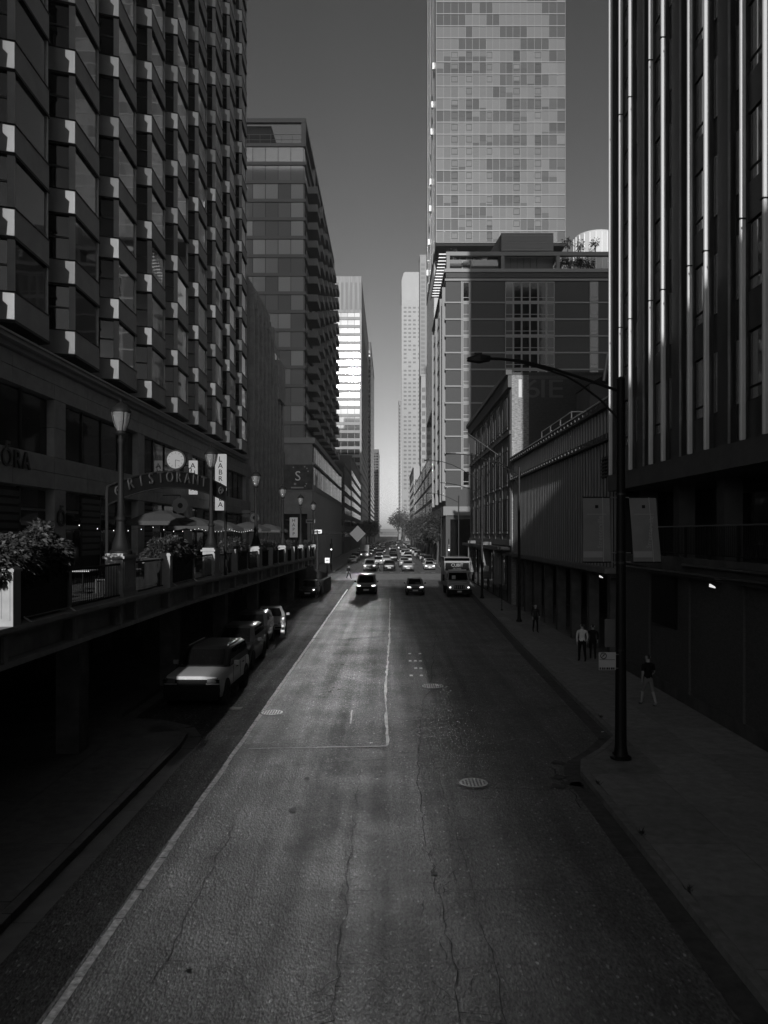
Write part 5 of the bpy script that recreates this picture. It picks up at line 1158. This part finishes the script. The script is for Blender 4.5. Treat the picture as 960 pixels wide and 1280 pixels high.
for x in (-6.95, -5.45): B(x - .12, x + .12, 188.32, 188.4, .8, 1.0).build('headlight', headlamp, t)
# farther traffic: small in the photo, one mesh each
def far_mesh(kind, pm_, lit):
    S = SPECS[kind]; m = MB(); m.cur = 0; m.loft([section(*s) for s in S['st']]); m.cur = 1; rg = [ring(a, c, hw, z) for a, c, hw, z in S['cab'][:3]]; m.loft(rg)
    m.cur = 0; m.loft([ring(a, c, hw, z + .002) for a, c, hw, z in S['cab'][2:]])
    m.cur = 2
    W = S['st'][len(S['st']) // 2][1]
    for sx in (-1, 1):
        for wy in S['wy']: m.tube((sx * (W - .2), wy, S['r']), (sx * W + .01 * sx, wy, S['r']), S['r'], n=12)
        m.cur = 3; hx, z0, z1 = S['hl']; fy = S['st'][1][0]; m.box(min(sx * (hx - .14), sx * (hx + .14)), max(sx * (hx - .14), sx * (hx + .14)), fy - .06, fy + .1, z0, z1); m.cur = 2
    m.box(-.6, .6, S['st'][0][0] - .02, S['st'][0][0] + .1, S['st'][0][2], S['st'][0][2] + .2)
    return m.mesh('far_' + kind, [pm_, carglass, tyre_m, M('far_headlamp', .8, .2, em=1.6) if lit else lens_m], 45)
q = random.Random(17); FM = [(k, sh, far_mesh(k, pm_, l)) for k in ('sedan', 'suv', 'van', 'hatch') for sh, pm_, l in (('black', pb_, True), ('white', pw_, True), ('silver', ps_, False), ('dark grey', pg_, False))]
T_ = 'first second third fourth fifth sixth seventh eighth ninth tenth eleventh twelfth thirteenth fourteenth fifteenth sixteenth seventeenth eighteenth nineteenth'.split()
NTH = T_ + ['twentieth'] + ['twenty-' + w for w in T_[:9]] + ['thirtieth'] + ['thirty-' + w for w in T_[:9]] + ['fortieth']
lanes = [(-5.6, 0, 'second lane from the left kerb', 202, 14, 34, 460), (-2.4, 0, 'oncoming lane left of the middle', 150, 14, 34, 460), (.9, math.pi, 'lane just right of the middle', 168, 12, 26, 460), (4.0, math.pi, 'outer right lane', 158, 12, 26, 460), (7.4, math.pi, 'parked line at the right kerb', 155, 7, 14, 380), (-7.7, 0, 'parked line at the left kerb', 206, 7, 15, 380)]
for x, rz, ln, y_, d0, d1, ymax in lanes:
    c = 0
    while y_ < ymax:
        k, sh, me = q.choice(FM); c += 1
        o = inst('distant_car', me, None, (x + q.uniform(-.3, .3), y_, .006), (0, 0, rz))
        tag(o, 'distant %s %s, %s in the %s' % (sh, {'sedan': 'car', 'suv': 'SUV', 'van': 'van', 'hatch': 'small car'}[k], NTH[min(c, 40) - 1], ln), 'car', 'distant traffic beyond the crossing')
        y_ += q.uniform(d0, d1)

# ------------------------------------------------------------------ people
def person(name, label, loc, rz, h, top_m, leg_m, pose, shoe_m=None, shorts=None, hair=hair_m, bag=None):
    t_ = h / 1.75; V, E, Rr = [], [], []
    def v(p, r, par=None):
        V.append(Vector(p) * t_); Rr.append(r * t_)
        if par is not None: E.append((par, len(V) - 1))
        return len(V) - 1
    st = pose.get('step', .22)
    pel = v((0, 0, .95), .135); ab = v((0, .005, 1.10), .125, pel); chst = v((0, 0, 1.30), .155, ab); nk0 = v((0, 0, 1.44), .085, chst); nk = v((0, -.01, 1.51), .055, nk0); hd0 = v((0, -.02, 1.58), .078, nk); hd = v((0, -.015, 1.66), .088, hd0); hd2 = v((0, -.01, 1.725), .062, hd)
    nose = v((0, -.115, 1.625), .016, hd0)
    for s, ph in ((1, 1), (-1, -1)):
        hip = v((.095 * s, 0, .88), .095, pel); f = st * ph
        kn = v((.10 * s, -f * .55 - .02, .50), .062, hip); lift = .06 if ph < 0 else 0
        an = v((.10 * s, -f * .95 + (.06 if ph < 0 else 0), .10 + lift), .042, kn); v((.105 * s, -f * .95 - .14 + (.06 if ph < 0 else 0), .045 + lift * .3), .038, an)
        sh = v((.19 * s, 0, 1.39), .068, chst); a = pose.get('arm', .12) * -ph
        el = v((.25 * s, -a * .4 + .02, 1.12), .043, sh)
        bend = pose.get('bend', .1)
        wr = v((.25 * s - .02 * s, -a - bend, .88 + bend * .6), .030, el); pm_ = v((.245 * s - .02 * s, -a - bend * 1.2, .81 + bend * .6), .030, wr)
        for k in range(4): v((.245 * s - .02 * s - .006 * s, -a - bend * 1.2 - .030 + .02 * k, .72 + bend * .6 + .012 * abs(k - 1.5)), .0085, pm_)
        v((.20 * s - .02 * s, -a - bend * 1.2 - .035, .775 + bend * .6), .010, wr)
    me = bpy.data.meshes.new('person_skeleton'); me.from_pydata([tuple(p) for p in V], E, []); me.update()
    o = bpy.data.objects.new('body', me); COL.objects.link(o)
    sk = o.modifiers.new('skin', 'SKIN'); sk.use_smooth_shade = True
    lay = me.skin_vertices[0].data if len(me.skin_vertices) else None
    if lay is None:
        bpy.context.view_layer.objects.active = o; bpy.ops.mesh.customdata_skin_add(); lay = me.skin_vertices[0].data
    for i, r in enumerate(Rr): lay[i].radius = (r, r * (.72 if i in (0, 1, 2) else 1)); lay[i].use_root = (i == 0)
    sub = o.modifiers.new('smooth', 'SUBSURF'); sub.levels = sub.render_levels = 1
    dg = bpy.context.evaluated_depsgraph_get(); nm = bpy.data.meshes.new_from_object(o.evaluated_get(dg))
    bpy.data.objects.remove(o)
    nm.name = 'person_body'; nm.materials.clear()
    for m_ in (skin_m, top_m, leg_m, shoe_m or sign_black, hair): nm.materials.append(m_)
    for p in nm.polygons:
        z = p.center.z / t_; x = abs(p.center.x) / t_; y_ = p.center.y / t_
        mi = 0
        if z < .085: mi = 3
        elif z < .97 and x < .205: mi = 2 if not (shorts and z < .5) else 0
        elif z < 1.47: mi = 1 if (z > .92 + pose.get('bend', .1) * .6 or x < .2) else 0
        if z < .97 and x >= .205: mi = 1 if z > .90 + pose.get('bend', .1) * .6 else 0
        if pose.get('short_sleeve') and x > .215 and z < 1.2: mi = 0
        if z > 1.69 or (z > 1.56 and y_ > .015): mi = 4
        p.material_index = mi; p.use_smooth = True
    t = thing(name, label, 'person', (0, 0, 0)); b = bpy.data.objects.new('body', nm); COL.objects.link(b); adopt(b, t)
    for s in (-1, 1):
        e = MB().lathe(0, 0, [(.004, -.03), (.012, -.02), (.014, .01), (.006, .03)], 6).mesh('ear_mesh', skin_m); eo = inst('ear', e, t, (s * .088 * t_, 0, 1.635 * t_))
        ey = MB().lathe(0, 0, [(.002, -.008), (.009, 0), (.002, .008)], 6).mesh('eye_mesh', hair_m); inst('eye', ey, t, (s * .034 * t_, -.098 * t_, 1.645 * t_))
    inst('mouth', B(-.022, .022, -.004, .004, -.004, .004).mesh('mouth_mesh', M('lips', .16, .6)), t, (0, -.094 * t_, 1.588 * t_))
    if bag: B(-.17, .17, .12, .27, 1.02, 1.42).build('backpack', bag, t)
    t.location = loc; t.rotation_euler = (0, 0, rz)
    return t
dkc = M('cloth_dark', .015, .95, 0, .05); dkc2 = M('cloth_dark_grey', .035, .95, 0, .05); whc = M('cloth_white', .6, .85, ns=8, na=.1); grc = M('cloth_grey', .16, .85)
person('person', 'person in a white shirt and black trousers walking away on the right pavement', (8.75, 34.9, .15), math.pi, 1.80, whc, dkc, dict(step=.14, arm=.08, bend=.04))
person('person', 'person in black clothes close beside the white-shirted walker', (9.42, 35.6, .15), math.pi - .2, 1.66, dkc, dkc, dict(step=.12, arm=.06, bend=.1))
person('person', 'person in dark clothes walking alone farther up the right pavement', (8.6, 45.3, .15), .15, 1.70, dkc2, dkc, dict(step=.1, arm=.05, bend=.12))
person('person', 'person in a dark top and grey shorts near the brick wall on the right', (8.75, 26.0, .15), math.pi + .3, 1.78, dkc, grc, dict(step=.24, arm=.12, bend=.12, short_sleeve=True), shorts=True)
person('person', 'person with a backpack crossing the sunlit road behind the minivan', (-5.4, 102, 0), .9, 1.74, dkc, dkc2, dict(step=.28, arm=.16, bend=.1), bag=dkc)
person('person', 'person crossing close beside the grey taxi van', (-1.75, 120.5, 0), -1.2, 1.76, dkc, dkc, dict(step=.3, arm=.14, bend=.1))
person('person', 'person in pale clothes standing at the far left corner of the crossing', (-9.3, 122, .15), .2, 1.72, grc, dkc2, dict(step=.05, arm=.03, bend=.1))
person('person', 'person in dark clothes walking near the far left shopfront', (-10.6, 130, .15), 2.8, 1.72, dkc2, dkc, dict(step=.2, arm=.1, bend=.1))

# ------------------------------------------------------------------ poles, signs, banners
bp = M('pole_black', .008, .5, 0, .25)
t = thing('street_lamp', 'tall black lamp post with banners on the right pavement, long arm over the road', 'street lamp', (6.02, 20, .15))
MB().lathe(6.02, 20, [(.27, .15), (.27, .2), (.2, .24), (.17, .34), (.15, .5), (.125, 4.5), (.10, 10.0), (.11, 10.02), (.05, 10.08)], 16).build('pole', bp, t, 40)
for a in range(4): B(6.02 + .21 * math.cos(a * 1.57 + .78) - .02, 6.02 + .21 * math.cos(a * 1.57 + .78) + .02, 20 + .21 * math.sin(a * 1.57 + .78) - .02, 20 + .21 * math.sin(a * 1.57 + .78) + .02, .2, .27).build('anchor_bolt', black_metal, t)
up = [(5.95, 9.72), (5.1, 10.02), (4.3, 10.28), (3.5, 10.48), (2.9, 10.55), (2.58, 10.56)]
MB().path([(x, 20, z) for x, z in up], .038, 7).build('arm', bp, t); dn = [(5.95, 9.0), (5.45, 9.52), (4.95, 9.9), (4.6, 10.1), (4.1, 10.27), (3.6, 10.41), (3.4, 10.46)]
MB().path([(x, 20, z) for x, z in dn], .03, 7).build('brace', bp, t)
MB().loft([[(2.62, 19.93, 10.50), (2.62, 20.07, 10.50), (2.62, 20.07, 10.62), (2.62, 19.93, 10.62)], [(2.35, 19.84, 10.46), (2.35, 20.16, 10.46), (2.35, 20.12, 10.64), (2.35, 19.88, 10.64)], [(2.02, 19.9, 10.50), (2.02, 20.1, 10.50), (2.02, 20.06, 10.58), (2.02, 19.94, 10.58)]]).build('lamp_head', bp, t)
B(2.2, 2.4, 19.92, 20.08, 10.64, 10.7).build('sensor', bp, t)
for z in (7.0, 5.22, 5.5, 2.95, 2.5): MB().lathe(6.02, 20, [(.135, z), (.135, z + .05)], 14).build('strap', dark_metal, t)
ban = M('banner_cloth', .16, .85, ns=2, na=.1); ban_l = M('banner_print', .26, .85)
for nm, xs, lab in (('a', (5.02, 5.72, 5.02, 5.76), 'plain hanging banner on the left of the black lamp post'), ('b', (6.22, 6.92, 6.34, 7.06), 'banner skewed by the wind on the right of the black lamp post')):
    b = thing('banner', lab, 'banner', (xs[0], 19.97, 5.3), 'banners on the lamp post')
    xa, xb, xc, xd = xs; zt_, zb_ = 6.94, 5.26
    MB().extr([(xc, 19.96, zb_), (xd, 19.96, zb_), ((xb + xd) / 2 - .01, 19.95, 6.1), (xb, 19.96, zt_), (xa, 19.96, zt_), ((xa + xc) / 2 + .01, 19.95, 6.1)], (0, .008, 0)).build('cloth', ban, b)
    lx = lambda f, z: (xa + (xb - xa) * f) + ((xc + (xd - xc) * f) - (xa + (xb - xa) * f)) * (zt_ - z) / (zt_ - zb_)
    MB().extr([(lx(.72, zb_), 19.945, zb_), (lx(.74, zb_), 19.945, zb_), (lx(.74, zt_), 19.945, zt_), (lx(.72, zt_), 19.945, zt_)], (0, .004, 0)).build('printed_line', M('banner_line', .3, .8), b)
    MB().extr([(lx(.02, 5.38), 19.945, 5.38), (lx(.7, 5.38), 19.945, 5.38), (lx(.7, 5.54), 19.945, 5.54), (lx(.02, 5.54), 19.945, 5.54)], (0, .004, 0)).build('printed_band', ban_l, b)
    MB().extr([(lx(.15, 6.5), 19.945, 6.5), (lx(.85, 6.5), 19.945, 6.5), (lx(.85, 6.51), 19.945, 6.51), (lx(.15, 6.51), 19.945, 6.51)], (0, .004, 0)).build('printed_rule', M('banner_line', .3, .8), b)
    B(lx(.48, 6.7) - .02, lx(.48, 6.7) + .06, 19.94, 19.95, 6.66, 6.74).build('emblem', black_metal, b)
    text('Streeterville', .17, (lx(.62, 5.9), 19.94, 5.62), (math.pi / 2, -math.pi / 2 + (.08 if nm == 'b' else 0), 0), ban_l, b, 'letter', .002, ax='LEFT')
    for z, xx in ((zt_, (xa, xb)), (zb_, (xc, xd))): MB().tube((xx[0], 19.97, z), (xx[1], 19.97, z), .02, n=6).build('rod', bp, b)
    for z in (zt_, zb_, 5.5): MB().tube((6.02, 20, z), (xs[1] if nm == 'a' else xs[0] + .05, 19.97, z), .014, n=5).build('bracket', grey_metal, b)
t = thing('parking_sign', 'small white no-parking sign fixed to the black lamp post', 'sign', (5.62, 19.9, 2.45)); s = sign_white
B(5.41, 5.85, 19.86, 19.88, 2.47, 2.93).build('plate', M('sign_dull', .42, .6), t)
MB().path([(5.53 + .075 * math.cos(k * .4), 19.855, 2.84 + .075 * math.sin(k * .4)) for k in range(17)], .012, 4).build('ring_symbol', sign_black, t); MB().tube((5.48, 19.855, 2.79), (5.58, 19.855, 2.89), .01, n=4).build('slash_symbol', sign_black, t)
text('P', .1, (5.53, 19.855, 2.80), FACE_CAM, sign_black, t, 'letter', .001, ay='BOTTOM'); B(5.43, 5.83, 19.85, 19.859, 2.735, 2.745).build('printed_rule', sign_black, t)
for k in range(7): B(5.43 + .058 * k, 5.465 + .058 * k + .01 * (k % 2), 19.85, 19.859, 2.485, 2.54).build('printed_mark', sign_black, t)
B(5.41, 5.95, 19.9, 19.92, 2.86, 2.88).build('bracket', grey_metal, t); B(5.41, 5.95, 19.9, 19.92, 2.5, 2.52).build('bracket', grey_metal, t)
t = thing('sign_back', 'plain grey sign panel behind the black lamp post, above the no-parking sign', 'sign', (5.9, 20.25, 3.0)); B(5.66, 6.24, 20.2, 20.22, 3.02, 3.75).build('plate', M('sign_rear', .11, .6), t); B(5.95, 6.0, 20.1, 20.2, 3.1, 3.6).build('bracket', grey_metal, t)
def arm_lamp(x, y_, h, arms, lab, base=.15, g='slim street poles on the right pavement'):
    t = thing('street_pole', lab, 'street pole', (x, y_, base), g)
    MB().lathe(x, y_, [(.2, base), (.2, base + .08), (.13, base + .2), (.11, base + .5), (.07, h), (.03, h + .1)], 10).build('pole', bp, t)
    for (dx, z0, z1, hd) in arms:
        pts = [(x + dx * f, y_, z0 + (z1 - z0) * math.sin(f * math.pi / 2)) for f in (0, .2, .4, .6, .8, 1)]
        MB().path(pts, .03, 6).build('arm', bp, t)
        if hd: MB().loft([[(x + dx, y_ - .08, z1 - .06), (x + dx, y_ + .08, z1 - .06), (x + dx, y_ + .08, z1 + .06), (x + dx, y_ - .08, z1 + .06)], [(x + dx * 1.16, y_ - .12, z1 - .04), (x + dx * 1.16, y_ + .12, z1 - .04), (x + dx * 1.16, y_ + .06, z1 + .08), (x + dx * 1.16, y_ - .06, z1 + .08)]]).build('lamp_head', bp, t)
    return t
t = arm_lamp(8.6, 51, 10.4, [(-4.2, 9.9, 11.3, True), (-1.6, 9.2, 10.8, False)], 'slim black pole before the ribbed hall, arm over the road')
B(8.5, 8.7, 50.85, 50.97, 2.2, 2.6).build('control_box', bp, t)
t = arm_lamp(8.35, 69.4, 11.2, [(-4.5, 10.6, 12.6, True), (-3.8, 9.6, 10.6, False)], 'slim black pole beside the box truck')
B(8.55, 8.95, 69.3, 69.34, 2.6, 3.1).build('pole_sign', sign_grey, t); B(8.2, 8.5, 69.2, 69.3, 2.9, 3.4).build('control_box', bp, t)
arm_lamp(8.9, 99, 10.8, [(-3.6, 10.0, 11.2, True)], 'pole at the near right corner of the crossing')
arm_lamp(9.0, 134, 10.6, [(-3.4, 9.8, 11.0, True)], 'pole at the far right corner of the crossing')
arm_lamp(8.9, 172, 10.6, [(-3.4, 9.8, 11.0, True)], 'farthest slim pole, among the street trees on the right')
t = thing('thin_post', 'thin bare post on the pavement by the ribbed hall', 'post', (8.55, 58.5, .15)); MB().tube((8.55, 58.5, .15), (8.55, 58.5, 4.8), .03).build('pole', bp, t); MB().lathe(8.55, 58.5, [(.09, .15), (.09, .2), (.03, .26)], 8).build('base', bp, t)
t = thing('traffic_mast', 'horizontal signal mast arm carrying a diamond sign over the left lanes', 'signal mast', (-8.9, 95, .15))
MB().lathe(-8.95, 95, [(.2, .15), (.2, .25), (.12, .4), (.09, 6.4)], 10).build('pole', bp, t); MB().tube((-8.95, 95, 5.95), (-.9, 95, 6.08), .07, .035, 8).build('arm', bp, t)
t2 = thing('diamond_sign', 'grey diamond-shaped sign hung on the signal mast arm', 'sign', (-3.95, 94.9, 5))
MB().extr([(-3.95, 94.85, 4.95), (-2.95, 94.85, 5.98), (-3.95, 94.85, 7.01), (-4.95, 94.85, 5.98)], (0, .03, 0)).build('plate', M('diamond_plate', .10, .7, 0, .2), t2); B(-4.05, -3.85, 94.88, 94.94, 5.6, 6.3).build('bracket', grey_metal, t2)
for (x, z, w, h, lab) in ((-10.2, 7.35, 1.2, .5, 'pale street-name plate left of the last lantern lamps'), (-9.4, 5.95, 1.3, .55, 'small white plate low beside the signal mast')):
    t = thing('street_plate', lab, 'sign', (x, 99, .15)); B(x - w / 2, x + w / 2, 99, 99.04, z, z + h).build('plate', sign_white if z < 7 else sign_grey, t); MB().tube((x, 99.05, .15), (x, 99.05, z + h), .04).build('pole', bp, t)
    B(x - w / 2 + .15, x + w / 2 - .15, 98.98, 98.995, z + h * .35, z + h * .65).build('printed_mark', sign_black, t)
t = thing('vertical_sign', 'small white vertical sign with four dark letters beyond the terrace', 'sign', (-11.6, 93, 5.6)); B(-12.1, -11.15, 93, 93.15, 5.55, 7.95).build('board', M('small_backlit_sign', .6, .5, em=.12), t)
for k, ch_ in enumerate('HAPP'): text(ch_, .55, (-11.62, 92.98, 7.3 - .54 * k), FACE_CAM, sign_black, t, 'letter', .01, ay='BOTTOM')
B(-13.0, -12.1, 93.05, 93.1, 7.6, 7.66).build('bracket', black_metal, t)
t = thing('white_marker', 'white square notice on a black post at the end of the terrace', 'sign', (-6.5, 82.5, 1.4)); MB().tube((-6.72, 82.6, 1.4), (-6.72, 82.6, 2.9), .06).build('pole', bp, t); B(-6.95, -6.45, 82.5, 82.56, 2.85, 3.4).build('plate', sign_white, t); B(-6.85, -6.55, 82.49, 82.499, 3.05, 3.2).build('printed_mark', sign_grey, t)
for (x, y_, lab) in ((-9.2, 121.5, 'signal lamp with a lit lens at the far left corner'), (9.1, 118, 'signal lamp with a lit lens behind the box truck')):
    t = thing('traffic_signal', lab, 'traffic signal', (x, y_, .15)); MB().tube((x, y_, .15), (x, y_, 5.2), .07).build('pole', bp, t); B(x - .2, x + .2, y_ - .35, y_ - .1, 3.3, 4.4).build('housing', bp, t)
    for k in range(3): dsk((x, y_ - .36, 3.5 + .35 * k), .12, 0, .02, 12).build('lens', headlamp if k == 0 else lens_m, t)
# litter and weeds on the kerbs
for i, (px, py) in enumerate(((745, 862), (752, 916), (232, 1211), (462, 930), (660, 838), (701, 856))):
    x, y_ = gnd(px, py); o = MB().quad((x, y_, .015), (x + .09, y_ + .02, .03), (x + .1, y_ + .1, .018), (x + .01, y_ + .09, .02)).build('litter_scrap', sign_white if i % 2 else sign_grey)
    tag(o, ['pale scrap of litter on the road by the right kerb', 'pale scrap by the gutter left of the lamp post base', 'dark fleck on the road near the left edge line', 'fleck beside the patch seam corner', 'scrap at the far right kerb', 'scrap in the right lane'][i], 'litter', 'scraps on the road')
q = random.Random(44)
for i, (x, y_) in enumerate(((4.9, 18.0), (4.92, 15.0), (4.9, 12.6), (6.75, 24.5))):
    m = MB()
    for k in range(26):
        a = q.uniform(0, 6.28); d = Vector((math.cos(a), math.sin(a), q.uniform(.4, 1.2))).normalized() * q.uniform(.05, .16); s_ = Vector((-math.sin(a), math.cos(a), 0)) * .012; p0 = Vector((x + q.uniform(-.04, .04), y_ + q.uniform(-.1, .1), .14)); m.quad(p0 - s_, p0 + s_, p0 + d)
    tag(m.build('weed_tuft', leaf_m), ['weed tuft on the kerb just below the lamp post', 'second weed tuft down the right kerb', 'third weed tuft, nearest the camera', 'weed tuft behind the lamp post'][i], 'weed', 'weeds along the right kerb')

# ------------------------------------------------------------------ street trees
TR = [(9.3, 150, 9.5, 3.0), (9.4, 166, 10.5, 3.4), (9.2, 186, 9.5, 3.2), (9.6, 210, 11, 3.6), (9.4, 238, 10.5, 3.5), (9.5, 270, 11, 3.6), (9.4, 310, 11.5, 3.8), (9.6, 360, 12, 4)]
tl = ['nearest dark street tree on the right, beyond the crossing', 'second dark street tree on the right', 'third dark street tree on the right', 'fourth street tree on the right', 'fifth street tree on the right', 'sixth street tree on the right', 'seventh street tree on the right', 'last of the dark street trees on the right']
for i, (x, y_, h, r) in enumerate(TR): small_tree('street_tree', tl[i], x, y_, .15, h, r, 3400 if i < 3 else 1800, .5 if i < 3 else .7, 'tree', 'street trees on the right', leaf_m, 100 + i, 1.3, 9)
for i, (x, y_, h, r) in enumerate(((-10.2, 330, 11.5, 4.2), (-10.0, 375, 12, 4.4), (-10.2, 430, 13, 4.8), (-10, 500, 14, 5))): small_tree('street_tree', ['nearest tree on the left under the office tower', 'second tree on the left under the office tower', 'third tree on the left, rounder crown', 'last tree on the left before the gap'][i], x, y_, .15, h, r, 1500, .8, 'tree', 'street trees on the left', leaf_m, 140 + i, 1.1, 9)
for i, (x, y_, h, r) in enumerate(((5.8, 560, 22, 8), (9.5, 600, 28, 9))): small_tree('street_tree', ['broad far tree left of the white tower base', 'taller far tree against the white tower base'][i], x, y_, .15, h, r, 900, 1.4, 'tree', 'far trees on the right', leaf_m, 160 + i, 1.0, 10)

# ------------------------------------------------------------------ thin street haze
hz = B(-1600, 1600, -320, 3100, -2.2, 200).build('haze', [])
hm = bpy.data.materials.new('haze_air'); hm.use_nodes = True; hn = hm.node_tree; hn.nodes.clear()
ho = hn.nodes.new('ShaderNodeOutputMaterial'); hv = hn.nodes.new('ShaderNodeVolumePrincipled'); hv.inputs['Color'].default_value = (1, 1, 1, 1); hv.inputs['Density'].default_value = .00017; hv.inputs['Anisotropy'].default_value = .0
hn.links.new(hv.outputs[0], ho.inputs['Volume']); hz.data.materials.append(hm); tag(hz, kind='stuff')
